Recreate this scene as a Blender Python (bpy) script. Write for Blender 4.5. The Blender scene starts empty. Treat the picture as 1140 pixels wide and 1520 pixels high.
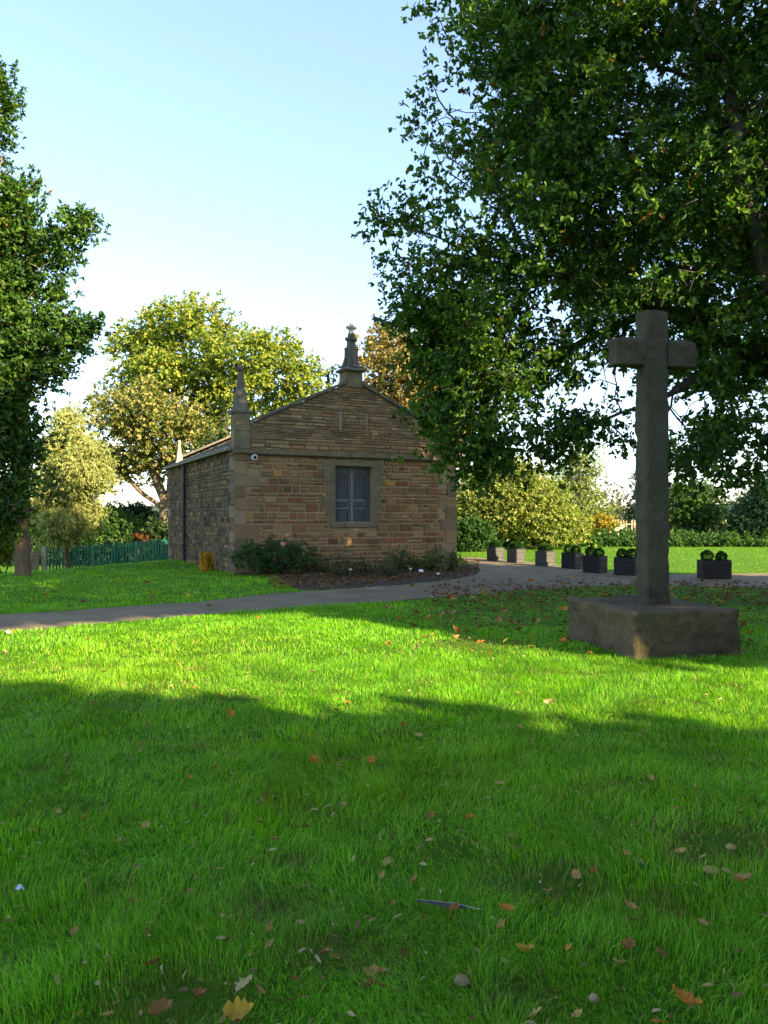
import bpy, math, random
import numpy as np
from mathutils import Vector, Matrix

R = math.radians
random.seed(7)
RNG = np.random.default_rng(11)
scene = bpy.context.scene
COL = scene.collection

# ------------------------------------------------------------------ camera, sky, sun, exposure
EYE, F, CX, HY = 1.55, 1098.0, 570.0, 765.0          # eye height, focal length in photo pixels, centre column, horizon row
cam_d = bpy.data.cameras.new('camera')
cam_d.sensor_fit = 'VERTICAL'; cam_d.sensor_height = 36.0; cam_d.lens = 26.0
cam_d.clip_start = 0.05; cam_d.clip_end = 3000
cam = bpy.data.objects.new('camera', cam_d); COL.objects.link(cam)
cam.location = (0, 0, EYE); cam.rotation_euler = (R(90.26), 0, 0)
scene.camera = cam

SUN_EL, SUN_AZ = R(24), R(130)                       # azimuth clockwise from +Y: behind the viewer, to the right
world = bpy.data.worlds.new('World'); scene.world = world; world.use_nodes = True
wn = world.node_tree.nodes; wl = world.node_tree.links
sky = wn.new('ShaderNodeTexSky'); sky.sky_type = 'NISHITA'; sky.sun_disc = False
sky.sun_elevation = SUN_EL; sky.sun_rotation = SUN_AZ
sky.air_density = 1.0; sky.dust_density = 0.3; sky.ozone_density = 1.0; sky.altitude = 50
wn['Background'].inputs['Strength'].default_value = 0.15
tint = wn.new('ShaderNodeMix'); tint.data_type = 'RGBA'; tint.blend_type = 'MULTIPLY'; tint.inputs['Factor'].default_value = 1.0
tint.inputs['B'].default_value = (0.88, 0.83, 0.88, 1)      # a slightly milder, less cyan air
wl.new(sky.outputs['Color'], tint.inputs['A']); even = wn.new('ShaderNodeMix'); even.data_type = 'RGBA'; even.inputs['Factor'].default_value = 0.45; even.inputs['B'].default_value = (0.54, 0.85, 1.42, 1)   # thin even veil of high air
wl.new(tint.outputs['Result'], even.inputs['A']); wl.new(even.outputs['Result'], wn['Background'].inputs['Color'])
sd = bpy.data.lights.new('sun', 'SUN'); sd.energy = 3.7; sd.angle = R(0.5); sd.color = (1.0, 0.84, 0.52)
sun = bpy.data.objects.new('sun', sd); COL.objects.link(sun)
S = Vector((math.sin(SUN_AZ) * math.cos(SUN_EL), math.cos(SUN_AZ) * math.cos(SUN_EL), math.sin(SUN_EL)))   # towards the sun
sun.rotation_euler = S.to_track_quat('Z', 'Y').to_euler()
sun.location = S * 40
scene.view_settings.view_transform = 'Standard'; scene.view_settings.look = 'None'
scene.view_settings.exposure = 2.3; scene.view_settings.gamma = 1.0
cy = scene.cycles
cy.max_bounces = 7; cy.diffuse_bounces = 4; cy.glossy_bounces = 2; cy.transmission_bounces = 4; cy.transparent_max_bounces = 4
cy.caustics_reflective = False; cy.caustics_refractive = False
cy.sample_clamp_indirect = 6.0; cy.use_denoising = True; cy.denoiser = 'OPENIMAGEDENOISE'; cy.denoising_input_passes = 'RGB_ALBEDO_NORMAL'

# ------------------------------------------------------------------ helpers
def sstep(a, b, x):
    t = np.clip((np.asarray(x, float) - a) / (b - a), 0, 1); return t * t * (3 - 2 * t)

def height(x, y):
    """terrain: flat, falling away past a crest on the left"""
    x = np.asarray(x, float); y = np.asarray(y, float)
    u = (x + 9.8) * -0.926 + (y - 18.9) * 0.377
    return -np.minimum(1.3, 0.12 * np.maximum(0, u) * sstep(-0.5, 2.5, u))

def G(px, py, z=0.0):
    """a photo pixel to the point of a level plane it shows"""
    Y = (EYE - z) * F / (py - HY); return ((px - CX) / F * Y, Y)

def X_at(px, Y): return (px - CX) / F * Y
def Z_at(py, Y): return EYE + (HY - py) / F * Y

class Noise:
    def __init__(self, seed, n=64):
        self.g = np.random.default_rng(seed).random((n, n)); self.n = n
    def __call__(self, x, y, s=1.0):
        x = np.asarray(x) / s; y = np.asarray(y) / s
        i = np.floor(x).astype(int); j = np.floor(y).astype(int); fx = x - i; fy = y - j
        fx = fx * fx * (3 - 2 * fx); fy = fy * fy * (3 - 2 * fy); n = self.n; g = self.g
        a = g[i % n, j % n]; b = g[(i + 1) % n, j % n]; c = g[i % n, (j + 1) % n]; d = g[(i + 1) % n, (j + 1) % n]
        return (a * (1 - fx) + b * fx) * (1 - fy) + (c * (1 - fx) + d * fx) * fy

def inside(poly, x, y):
    x = np.asarray(x); y = np.asarray(y); r = np.zeros(x.shape, bool); n = len(poly)
    for k in range(n):
        (x0, y0), (x1, y1) = poly[k], poly[(k + 1) % n]
        if y0 == y1: continue
        c = (y0 > y) != (y1 > y)
        r ^= c & (x < (x1 - x0) * (y - y0) / (y1 - y0) + x0)
    return r

def tag(o, label=None, cat=None, group=None, kind=None):
    if label: o['label'] = label
    if cat: o['category'] = cat
    if group: o['group'] = group
    if kind: o['kind'] = kind
    return o

def empty(name, loc, rz=0.0, label=None, cat=None, group=None):
    o = bpy.data.objects.new(name, None); o.empty_display_size = 0.2; COL.objects.link(o)
    o.location = loc; o.rotation_euler = (0, 0, rz)
    return tag(o, label, cat, group)

def link_mesh(name, me, parent=None, loc=None):
    o = bpy.data.objects.new(name, me); COL.objects.link(o)
    if parent is not None: o.parent = parent
    if loc is not None: o.location = loc
    return o

def raw_mesh(name, V, FQ, mat, col=None, smooth=False):
    """V (n,3); FQ list of (m,k) index arrays; fast mesh"""
    me = bpy.data.meshes.new(name)
    V = np.ascontiguousarray(V, np.float32)
    me.vertices.add(len(V)); me.vertices.foreach_set('co', V.ravel())
    li = np.concatenate([f.ravel() for f in FQ]).astype(np.int32)
    tot = np.concatenate([np.full(len(f), f.shape[1], np.int32) for f in FQ])
    st = np.concatenate([[0], np.cumsum(tot)[:-1]]).astype(np.int32)
    me.loops.add(len(li)); me.loops.foreach_set('vertex_index', li)
    me.polygons.add(len(tot)); me.polygons.foreach_set('loop_start', st); me.polygons.foreach_set('loop_total', tot)
    if smooth: me.polygons.foreach_set('use_smooth', np.ones(len(tot), bool))
    me.update(calc_edges=True)
    if col is not None:
        a = me.color_attributes.new('Col', 'FLOAT_COLOR', 'POINT')
        c = np.ones((len(V), 4), np.float32); c[:, :3] = col; a.data.foreach_set('color', c.ravel())
    me.materials.append(mat)
    return me

class MB:
    """collects shapes and links them as ONE mesh object"""
    def __init__(s): s.v = []; s.f = []; s.c = []; s.cc = (0.3, 0.3, 0.3)
    def add(s, vs, fs):
        o = len(s.v); s.v += [tuple(v) for v in vs]; s.f += [tuple(i + o for i in f) for f in fs]; s.c += [s.cc] * len(vs)
    def hexa(s, p):      # 8 points, bottom 4 then top 4, counter-clockwise
        s.add(p, [(3, 2, 1, 0), (4, 5, 6, 7), (0, 1, 5, 4), (1, 2, 6, 5), (2, 3, 7, 6), (3, 0, 4, 7)])
    def box(s, x0, x1, y0, y1, z0, z1):
        s.hexa([(x0, y0, z0), (x1, y0, z0), (x1, y1, z0), (x0, y1, z0), (x0, y0, z1), (x1, y0, z1), (x1, y1, z1), (x0, y1, z1)])
    def bbox(s, x0, x1, y0, y1, z0, z1, b=0.01):   # box with chamfered edges on all sides
        import itertools
        pts = []; idx = {}
        for sx, sy, sz in itertools.product((0, 1), repeat=3):
            for ax in range(3):
                p = [(x0, x1)[sx], (y0, y1)[sy], (z0, z1)[sz]]
                for k in range(3):
                    if k != ax: p[k] += b if (sx, sy, sz)[k] == 0 else -b
                idx[(sx, sy, sz, ax)] = len(pts); pts.append(p)
        fs = []
        for ax in range(3):
            o = [k for k in range(3) if k != ax]
            for sd_ in (0, 1):
                q = []
                for a, c in ((0, 0), (1, 0), (1, 1), (0, 1)):
                    k = [0, 0, 0]; k[ax] = sd_; k[o[0]] = a; k[o[1]] = c
                    q.append(idx[(k[0], k[1], k[2], ax)])
                fs.append(q)
            for a in (0, 1):
                for c in (0, 1):
                    q = []
                    for e, axn in ((0, o[0]), (1, o[0]), (1, o[1]), (0, o[1])):
                        k = [0, 0, 0]; k[ax] = e; k[o[0]] = a; k[o[1]] = c
                        q.append(idx[(k[0], k[1], k[2], axn)])
                    fs.append(q)
        for c in itertools.product((0, 1), repeat=3): fs.append([idx[c + (0,)], idx[c + (1,)], idx[c + (2,)]])
        s.add(pts, fs)
    def tube(s, pts, rads, k=8, cap=True):
        pts = [Vector(p) for p in pts]; n = len(pts)
        if not hasattr(rads, '__len__'): rads = [rads] * n
        t0 = (pts[1] - pts[0]).normalized(); a = t0.orthogonal().normalized(); V = []
        for i in range(n):
            t = (pts[min(i + 1, n - 1)] - pts[max(i - 1, 0)]).normalized()
            a = (a - t * a.dot(t)).normalized(); b = t.cross(a)
            for j in range(k):
                w = 2 * math.pi * j / k; V.append(pts[i] + (a * math.cos(w) + b * math.sin(w)) * rads[i])
        Fc = [(i * k + j, i * k + (j + 1) % k, (i + 1) * k + (j + 1) % k, (i + 1) * k + j) for i in range(n - 1) for j in range(k)]
        if cap: Fc += [tuple(range(k))[::-1], tuple((n - 1) * k + j for j in range(k))]
        s.add(V, Fc)
    def lathe(s, cx, cy_, prof, k=12, rot=0.0):      # prof: (radius, z)
        V = []
        for r, z in prof:
            for j in range(k):
                w = 2 * math.pi * j / k + rot; V.append((cx + r * math.cos(w), cy_ + r * math.sin(w), z))
        n = len(prof)
        Fc = [(i * k + j, i * k + (j + 1) % k, (i + 1) * k + (j + 1) % k, (i + 1) * k + j) for i in range(n - 1) for j in range(k)]
        Fc += [tuple(range(k))[::-1], tuple((n - 1) * k + j for j in range(k))]
        s.add(V, Fc)
    def sqlathe(s, cx, cy_, prof):                    # square section; prof: (half width, z)
        s.lathe(cx, cy_, [(r * math.sqrt(2), z) for r, z in prof], 4, math.pi / 4)
    def build(s, name, mat, parent=None, loc=None, smooth=False, bevel=0.0):
        me = bpy.data.meshes.new(name); me.from_pydata(s.v, [], s.f); me.update()
        a = me.color_attributes.new('Col', 'FLOAT_COLOR', 'POINT')
        a.data.foreach_set('color', np.array([c + (1.0,) for c in s.c], np.float32).ravel())
        me.materials.append(mat)
        if smooth: me.polygons.foreach_set('use_smooth', [True] * len(me.polygons))
        o = link_mesh(name, me, parent, loc)
        if bevel:
            m = o.modifiers.new('bevel', 'BEVEL'); m.width = bevel; m.segments = 2; m.limit_method = 'ANGLE'
        return o

# ------------------------------------------------------------------ materials
def new_mat(name):
    m = bpy.data.materials.new(name); m.use_nodes = True
    return m, m.node_tree.nodes, m.node_tree.links, m.node_tree.nodes['Principled BSDF']

def ramp(n, stops):
    r = n.new('ShaderNodeValToRGB'); e = r.color_ramp.elements
    while len(e) < len(stops): e.new(0.5)
    for k, (p, c) in enumerate(stops): e[k].position = p; e[k].color = (c[0], c[1], c[2], 1)
    return r

def mixc(n, l, fac, a, b, mode='MIX'):
    m = n.new('ShaderNodeMix'); m.data_type = 'RGBA'; m.blend_type = mode
    for sock, v in ((m.inputs['Factor'], fac), (m.inputs['A'], a), (m.inputs['B'], b)):
        if hasattr(v, 'is_linked') or hasattr(v, 'links'): l.new(v, sock)
        elif isinstance(v, (int, float)): sock.default_value = v
        else: sock.default_value = (v[0], v[1], v[2], 1)
    return m.outputs['Result']

def noise(n, l, scale, detail=4, rough=0.6, vec=None, dist=0.0):
    t = n.new('ShaderNodeTexNoise'); t.inputs['Scale'].default_value = scale; t.inputs['Detail'].default_value = detail
    t.inputs['Roughness'].default_value = rough; t.inputs['Distortion'].default_value = dist
    if vec is not None: l.new(vec, t.inputs['Vector'])
    return t.outputs['Fac']

def coord(n):
    return n.new('ShaderNodeTexCoord').outputs['Object']

def bump(n, l, h, strength, dist, bs):
    b = n.new('ShaderNodeBump'); b.inputs['Strength'].default_value = strength; b.inputs['Distance'].default_value = dist
    l.new(h, b.inputs['Height']); l.new(b.outputs['Normal'], bs.inputs['Normal'])

def leaf_mat(name, trans=0.38, tint=(1.25, 1.45, 0.5), rough=0.5, spec=0.25):
    m, n, l, b = new_mat(name)
    a = n.new('ShaderNodeAttribute'); a.attribute_name = 'Col'
    l.new(a.outputs['Color'], b.inputs['Base Color']); b.inputs['Roughness'].default_value = rough
    b.inputs['Specular IOR Level'].default_value = spec
    t = n.new('ShaderNodeBsdfTranslucent')
    l.new(mixc(n, l, 1.0, a.outputs['Color'], tint, 'MULTIPLY'), t.inputs['Color'])
    mx = n.new('ShaderNodeMixShader'); mx.inputs[0].default_value = trans
    l.new(b.outputs[0], mx.inputs[1]); l.new(t.outputs[0], mx.inputs[2])
    l.new(mx.outputs[0], n['Material Output'].inputs['Surface'])
    return m

def stone_mat(name, moss=0.3, stain=0.4, base=None, grain=30.0, bstr=0.5, mosscol=(0.10, 0.11, 0.045), staincol=(0.05, 0.043, 0.035), lich=0.34):
    m, n, l, b = new_mat(name); v = coord(n)
    if base is None:
        a = n.new('ShaderNodeAttribute'); a.attribute_name = 'Col'; c = a.outputs['Color']
    else:
        c = ramp(n, [(0.3, [x * 0.75 for x in base]), (0.7, [x * 1.2 for x in base])]); l.new(noise(n, l, 2.3, 5, 0.65, v), c.inputs[0]); c = c.outputs[0]
    f = noise(n, l, grain, 5, 0.7, v)
    g = ramp(n, [(0.25, (0.62, 0.6, 0.58)), (0.55, (1, 1, 1)), (0.8, (1.25, 1.22, 1.15))]); l.new(f, g.inputs[0])
    c = mixc(n, l, 1.0, c, g.outputs[0], 'MULTIPLY')
    r1 = ramp(n, [(0.5, (0, 0, 0)), (0.72, (stain,) * 3)]); l.new(noise(n, l, 1.1, 6, 0.7, v, 0.4), r1.inputs[0])
    c = mixc(n, l, r1.outputs[0], c, staincol)
    r2 = ramp(n, [(0.52, (0, 0, 0)), (0.7, (moss,) * 3)]); l.new(noise(n, l, 2.7, 6, 0.75, v), r2.inputs[0])
    c = mixc(n, l, r2.outputs[0], c, mosscol)
    r3 = ramp(n, [(0.70, (0, 0, 0)), (0.74, (0.45,) * 3)]); l.new(noise(n, l, 17, 3, 0.6, v), r3.inputs[0])
    c = mixc(n, l, r3.outputs[0], c, (lich, lich * .97, lich * .8))
    l.new(c, b.inputs['Base Color']); b.inputs['Roughness'].default_value = 0.92; b.inputs['Specular IOR Level'].default_value = 0.2
    bump(n, l, noise(n, l, grain * 0.8, 6, 0.75, v), bstr, 0.02, b)
    return m

def plain_mat(name, col, rough=0.6, metal=0.0, var=0.25, scale=9.0, spec=0.4, bstr=0.15):
    m, n, l, b = new_mat(name); v = coord(n)
    r = ramp(n, [(0.3, [x * (1 - var) for x in col]), (0.7, [min(1, x * (1 + var)) for x in col])])
    l.new(noise(n, l, scale, 5, 0.65, v), r.inputs[0]); l.new(r.outputs[0], b.inputs['Base Color'])
    b.inputs['Roughness'].default_value = rough; b.inputs['Metallic'].default_value = metal; b.inputs['Specular IOR Level'].default_value = spec
    if bstr: bump(n, l, noise(n, l, scale * 4, 4, 0.6, v), bstr, 0.01, b)
    return m

def bark_mat(name, a, b2):
    m, n, l, b = new_mat(name); v = coord(n)
    mp = n.new('ShaderNodeMapping'); mp.inputs['Scale'].default_value = (7, 7, 1.6); l.new(v, mp.inputs[0])
    f = noise(n, l, 2.2, 6, 0.7, mp.outputs[0])
    r = ramp(n, [(0.3, a), (0.7, b2)]); l.new(f, r.inputs[0]); l.new(r.outputs[0], b.inputs['Base Color'])
    b.inputs['Roughness'].default_value = 0.95; b.inputs['Specular IOR Level'].default_value = 0.15; bump(n, l, f, 0.8, 0.04, b)
    return m

M_leaf = leaf_mat('foliage')
M_grass = leaf_mat('grass_blade', 0.48, (1.35, 1.4, 0.4), 0.45, 0.2)
M_dead = leaf_mat('dead_leaf', 0.22, (1.2, 1.0, 0.7), 0.7, 0.15)
M_bark_oak = bark_mat('oak_bark', (0.03, 0.025, 0.02), (0.10, 0.085, 0.065))
M_bark_tan = bark_mat('tan_bark', (0.09, 0.065, 0.04), (0.24, 0.17, 0.10))
M_rubble = stone_mat('rubble_stone', 0.25, 0.35, None, 28, 0.6)
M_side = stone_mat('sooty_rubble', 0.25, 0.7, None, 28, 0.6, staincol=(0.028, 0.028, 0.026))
M_mortar = stone_mat('mortar', 0.2, 0.35, (0.36, 0.265, 0.14), 35, 0.5)
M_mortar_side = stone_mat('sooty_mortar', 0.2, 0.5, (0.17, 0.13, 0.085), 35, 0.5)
M_dressed = stone_mat('dressed_stone', 0.4, 0.4, (0.20, 0.155, 0.088), 22, 0.3)
M_spire = stone_mat('weathered_spire_stone', 0.5, 0.75, (0.16, 0.135, 0.10), 22, 0.4)
M_sunlit = stone_mat('sunlit_spire_stone', 0.15, 0.15, (0.42, 0.39, 0.31), 22, 0.3)  # sunlight on back pinnacles and finial tip put into the stone colour
M_cross = stone_mat('cross_stone', 0.6, 0.6, (0.09, 0.077, 0.05), 36, 0.8, (0.06, 0.066, 0.028), (0.03, 0.027, 0.02), 0.16)
M_plinth = stone_mat('plinth_stone', 0.5, 0.85, (0.135, 0.098, 0.054), 20, 1.0, (0.055, 0.06, 0.025), (0.028, 0.024, 0.018), 0.2)
M_tile = stone_mat('roof_slate', 0.6, 0.5, (0.17, 0.15, 0.12), 14, 0.5)
M_gutter = plain_mat('weathered_gutter', (0.26, 0.225, 0.165), 0.7, 0, 0.2, 5)
M_iron = plain_mat('black_iron', (0.018, 0.014, 0.012), 0.5, 0, 0.3, 12)
M_white = plain_mat('white_plastic', (0.75, 0.75, 0.72), 0.4, 0, 0.06, 9, bstr=0)
M_black = plain_mat('black_plastic', (0.01, 0.01, 0.01), 0.2, 0, 0.1, 9, bstr=0)
M_frame = plain_mat('grey_window_bar', (0.085, 0.092, 0.092), 0.6, 0, 0.2, 20)
M_green = plain_mat('green_paint', (0.006, 0.13, 0.06), 0.45, 0, 0.25, 3)
M_concrete = plain_mat('concrete', (0.42, 0.37, 0.29), 0.9, 0, 0.2, 14)
M_timber = plain_mat('weathered_timber', (0.26, 0.18, 0.11), 0.85, 0, 0.3, 10)
M_timber_pale = plain_mat('pale_timber', (0.36, 0.28, 0.19), 0.85, 0, 0.3, 10)
M_zinc = plain_mat('planter_grey', (0.075, 0.068, 0.06), 0.7, 0.0, 0.3, 12); M_slate = plain_mat('planter_black', (0.022, 0.02, 0.02), 0.65, 0.0, 0.35, 12)
M_soil = plain_mat('dark_soil', (0.075, 0.055, 0.036), 1.0, 0, 0.4, 22, 0.1, 0.8)
M_house = plain_mat('render_wall', (0.62, 0.55, 0.45), 0.9, 0, 0.06, 2)
M_houseroof = plain_mat('house_roof', (0.32, 0.3, 0.28), 0.8, 0, 0.15, 3)

def mesh_window_mat():
    m, n, l, b = new_mat('leaded_glass_mesh'); v = coord(n)
    w = n.new('ShaderNodeTexWave'); w.bands_direction = 'X'; w.inputs['Scale'].default_value = 3.4; w.inputs['Distortion'].default_value = 0.25; l.new(v, w.inputs['Vector'])
    r = ramp(n, [(0.0, (0.03, 0.04, 0.056)), (0.6, (0.045, 0.058, 0.077)), (1.0, (0.07, 0.084, 0.10))]); l.new(w.outputs['Fac'], r.inputs[0])
    c = mixc(n, l, noise(n, l, 3.5, 4, 0.6, v), r.outputs[0], (0.07, 0.072, 0.078))
    l.new(c, b.inputs['Base Color']); b.inputs['Roughness'].default_value = 0.35
    bump(n, l, noise(n, l, 12, 3, 0.6, v), 0.15, 0.01, b)
    return m
M_pane = mesh_window_mat(); M_bar = plain_mat('pale_window_bar', (0.24, 0.25, 0.22), 0.6, 0, 0.2, 20)

def path_mat():
    m, n, l, b = new_mat('worn_asphalt'); v = coord(n)
    r = ramp(n, [(0.25, (0.13, 0.098, 0.056)), (0.55, (0.22, 0.172, 0.102)), (0.8, (0.325, 0.262, 0.165))]); l.new(noise(n, l, 45, 6, 0.8, v), r.inputs[0])
    g = ramp(n, [(0.3, (0.75, 0.72, 0.68)), (0.7, (1.15, 1.12, 1.08))]); l.new(noise(n, l, 1.3, 5, 0.6, v), g.inputs[0])
    c = mixc(n, l, 1.0, r.outputs[0], g.outputs[0], 'MULTIPLY')
    r3 = ramp(n, [(0.55, (0, 0, 0)), (0.75, (0.55,) * 3)]); l.new(noise(n, l, 2.2, 6, 0.75, v, 0.5), r3.inputs[0])
    c = mixc(n, l, r3.outputs[0], c, (0.12, 0.075, 0.04))
    l.new(c, b.inputs['Base Color']); b.inputs['Roughness'].default_value = 0.95; b.inputs['Specular IOR Level'].default_value = 0.2
    bump(n, l, noise(n, l, 90, 4, 0.7, v), 0.6, 0.01, b)
    return m

def ground_mat():
    m, n, l, b = new_mat('turf_ground'); v = coord(n)
    r = ramp(n, [(0.3, (0.04, 0.10, 0.006)), (0.5, (0.08, 0.18, 0.009)), (0.72, (0.14, 0.25, 0.014))]); l.new(noise(n, l, 14, 8, 0.8, v), r.inputs[0])
    r3 = ramp(n, [(0.62, (0, 0, 0)), (0.78, (0.8,) * 3)]); l.new(noise(n, l, 1.9, 7, 0.75, v, 0.3), r3.inputs[0])
    c = mixc(n, l, r3.outputs[0], r.outputs[0], (0.10, 0.075, 0.035))
    l.new(c, b.inputs['Base Color']); b.inputs['Roughness'].default_value = 1.0; b.inputs['Specular IOR Level'].default_value = 0.1
    bump(n, l, noise(n, l, 40, 6, 0.8, v), 0.9, 0.05, b)
    return m

# ------------------------------------------------------------------ ground, path, bed, hills
def geo(a, b_, n): return list(np.geomspace(a, b_, n))
xs = np.array([-v for v in geo(46, 900, 8)][::-1] + list(np.linspace(-40, 40, 161)) + geo(46, 900, 8))
ys = np.array([-v for v in geo(26, 900, 8)][::-1] + list(np.linspace(-20, 50, 141)) + geo(56, 900, 8))
gx, gy = np.meshgrid(xs, ys); gz = height(gx, gy)
V = np.stack([gx.ravel(), gy.ravel(), gz.ravel()], 1); nx, ny = len(xs), len(ys)
ii = (np.arange(ny - 1)[:, None] * nx + np.arange(nx - 1)[None]).ravel()
FQ = [np.stack([ii, ii + 1, ii + nx + 1, ii + nx], 1)]
tag(link_mesh('ground', raw_mesh('ground', V, FQ, ground_mat(), smooth=True)), 'lawn ground sloping gently away on the left', kind='structure')

def smooth_poly(pts, n=3, closed=False):
    P = [np.array(p, float) for p in pts]
    for _ in range(n):
        Q = [P[0]]
        for a, b_ in zip(P[:-1], P[1:]): Q += [a * 0.75 + b_ * 0.25, a * 0.25 + b_ * 0.75]
        Q.append(P[-1]); P = Q
    return P
near_px = [(-120, 953), (0, 938), (140, 928), (260, 916), (350, 909), (440, 902), (560, 894), (640, 888), (720, 881), (800, 874), (880, 870), (960, 869), (1060, 871), (1140, 873), (1300, 878)]
far_px = [(-120, 922), (0, 913), (100, 907), (250, 897), (340, 889), (430, 880), (520, 874), (600, 868), (660, 862), (704, 855), (716, 847), (700, 838), (684, 830), (690, 826), (720, 829), (770, 833), (830, 840), (890, 849), (960, 853), (1060, 852), (1140, 851), (1300, 850)]
wob = Noise(5)
def wobble(P, s=0.1):
    return [(p[0] + (wob(p[0] * 7, p[1] * 7, 3.0) - .5) * s, p[1] + (wob(p[0] * 7 + 31, p[1] * 7, 2.0) - .5) * s * 2) for p in P]
NEAR = wobble([tuple(p) for p in smooth_poly([G(*p) for p in near_px])])
FAR = wobble([tuple(p) for p in smooth_poly([G(*p) for p in far_px])])
PATH = NEAR + FAR[::-1]
def sheet(name, poly, z, mat, label):
    import bmesh
    bm = bmesh.new(); f = bm.faces.new([bm.verts.new((p[0], p[1], z)) for p in poly]); f.normal_update()
    if f.normal.z < 0: f.normal_flip()
    bmesh.ops.triangulate(bm, faces=[f]); me = bpy.data.meshes.new(name); bm.to_mesh(me); bm.free(); me.materials.append(mat)
    return tag(link_mesh(name, me), label, kind='structure')
sheet('path', PATH, 0.008, path_mat(), 'worn grey asphalt path curving past the chapel')

C0 = np.array([-3.96, 19.6]); TH = math.atan2(0.447, 0.894)       # chapel: front left corner, turn
EX = np.array([math.cos(TH), math.sin(TH)]); EY = np.array([-math.sin(TH), math.cos(TH)])
BW, BD = 6.9, 9.4
def bpt(t, d): p = C0 + EX * t + EY * d; return (p[0], p[1])
BED = [bpt(0.1, 0.3), bpt(-0.1, -0.3), bpt(0.9, -0.75), G(425, 866), G(447, 877.6), G(520, 873.5), G(600, 867.5), G(660, 861.5), G(702, 854.5), G(713, 847), G(698, 839), bpt(BW + 0.3, 1.2), bpt(BW - 0.2, 0.3)]
sheet('flower_bed', BED, 0.014, M_soil, 'dark soil flower bed along the chapel front')
BUILD = [bpt(-0.02, -0.02), bpt(BW, -0.02), bpt(BW, BD), bpt(-0.02, BD)]

mb = MB(); a = np.linspace(R(-75), R(75), 60); hn = Noise(21)
pv = []
for k in range(60):
    d = 420; x, y = math.sin(a[k]) * d, math.cos(a[k]) * d; hh = 1.0 + 9 * hn(k * 0.2, 3.3) + 2.0 * hn(k * 0.9, 8)
    pv += [(x, y, -4), (x * 1.1, y * 1.1, hh), (x * 1.5, y * 1.5, -4)]
mb.add(pv, [(3 * k + j, 3 * k + 3 + j, 3 * k + 4 + j, 3 * k + 1 + j) for k in range(59) for j in (0, 1)])
tag(mb.build('hills', plain_mat('far_woodland', (0.07, 0.10, 0.06), 1, 0, 0.3, 0.05, 0.1, 0), smooth=True), 'low wooded hills on the skyline', kind='structure')

# ------------------------------------------------------------------ leaves and trees
def leaves_mesh(name, P, D, N, L, W, C, mat, fold=0.25, curl=0.15):
    """one mesh of many six-point leaves"""
    n = len(P)
    D = D / np.linalg.norm(D, axis=1, keepdims=True)
    N = N - D * np.sum(N * D, 1, keepdims=True); N = N / (np.linalg.norm(N, axis=1, keepdims=True) + 1e-9)
    Sd = np.cross(N, D); L = L[:, None]; W = W[:, None]
    b = P; t = P + D * L - N * L * curl
    up = N * W * fold
    R1 = P + D * L * 0.28 + Sd * W * 0.42 + up; R2 = P + D * L * 0.68 + Sd * W * 0.5 + up - N * L * curl * .4
    L1 = P + D * L * 0.28 - Sd * W * 0.42 + up; L2 = P + D * L * 0.68 - Sd * W * 0.5 + up - N * L * curl * .4
    V = np.stack([b, R1, R2, t, L2, L1], 1).reshape(-1, 3)
    o = np.arange(n)[:, None] * 6
    Fq = np.concatenate([o + np.array([[0, 1, 2, 3]]), o + np.array([[0, 3, 4, 5]])])
    return raw_mesh(name, V, [Fq], mat, np.repeat(C, 6, 0))

def palette(cols, w, n, rng):
    cols = np.array(cols); i = rng.choice(len(cols), n, p=np.array(w) / np.sum(w)); return cols[i]

def in_lobes(lobes, n, rng, shell=0.0):
    vol = np.array([l[3] * l[4] * l[5] for l in lobes]); k = rng.choice(len(lobes), n, p=vol ** 0.72 / (vol ** 0.72).sum())
    L = np.array(lobes)[k]; u = rng.normal(size=(n, 3)); u /= np.linalg.norm(u, axis=1, keepdims=True)
    r = rng.random(n) ** (1 / 3); r = np.where(rng.random(n) < shell, 0.75 + 0.25 * rng.random(n), r)
    return L[:, :3] + u * r[:, None] * L[:, 3:6]

def grow(att, nodes, par, step, infl, kill, iters=140, trop=(0, 0, 0)):
    nodes = [np.array(p, float) for p in nodes]; par = list(par)
    NP = np.array(nodes); d = np.linalg.norm(att[:, None] - NP[None], axis=2); ni = d.argmin(1); nd = d.min(1); alive = nd > kill
    trop = np.array(trop)
    for it in range(iters):
        act = np.where(alive & (nd < infl * (3 if it < 12 else 1)))[0]
        if len(act) == 0: break
        NP = np.array(nodes); v = att[act] - NP[ni[act]]; v /= np.linalg.norm(v, axis=1, keepdims=True)
        uq, inv = np.unique(ni[act], return_inverse=True); s = np.zeros((len(uq), 3)); np.add.at(s, inv, v)
        s /= np.linalg.norm(s, axis=1, keepdims=True) + 1e-9; s += trop + RNG.normal(0, 0.16, s.shape); s /= np.linalg.norm(s, axis=1, keepdims=True)
        new = NP[uq] + s * step; base = len(nodes); nodes += list(new); par += list(uq)
        dn = np.linalg.norm(att[:, None] - new[None], axis=2); m = dn.min(1); bt = m < nd
        ni = np.where(bt, dn.argmin(1) + base, ni); nd = np.where(bt, m, nd); alive &= nd > kill
    return np.array(nodes), np.array(par)

def radii(par, tip, e=2.3):
    n = len(par); acc = np.zeros(n); r = np.zeros(n)
    for i in range(n - 1, -1, -1):
        r[i] = tip if acc[i] == 0 else acc[i] ** (1 / e)
        if par[i] >= 0: acc[par[i]] += r[i] ** e
    return r

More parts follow.
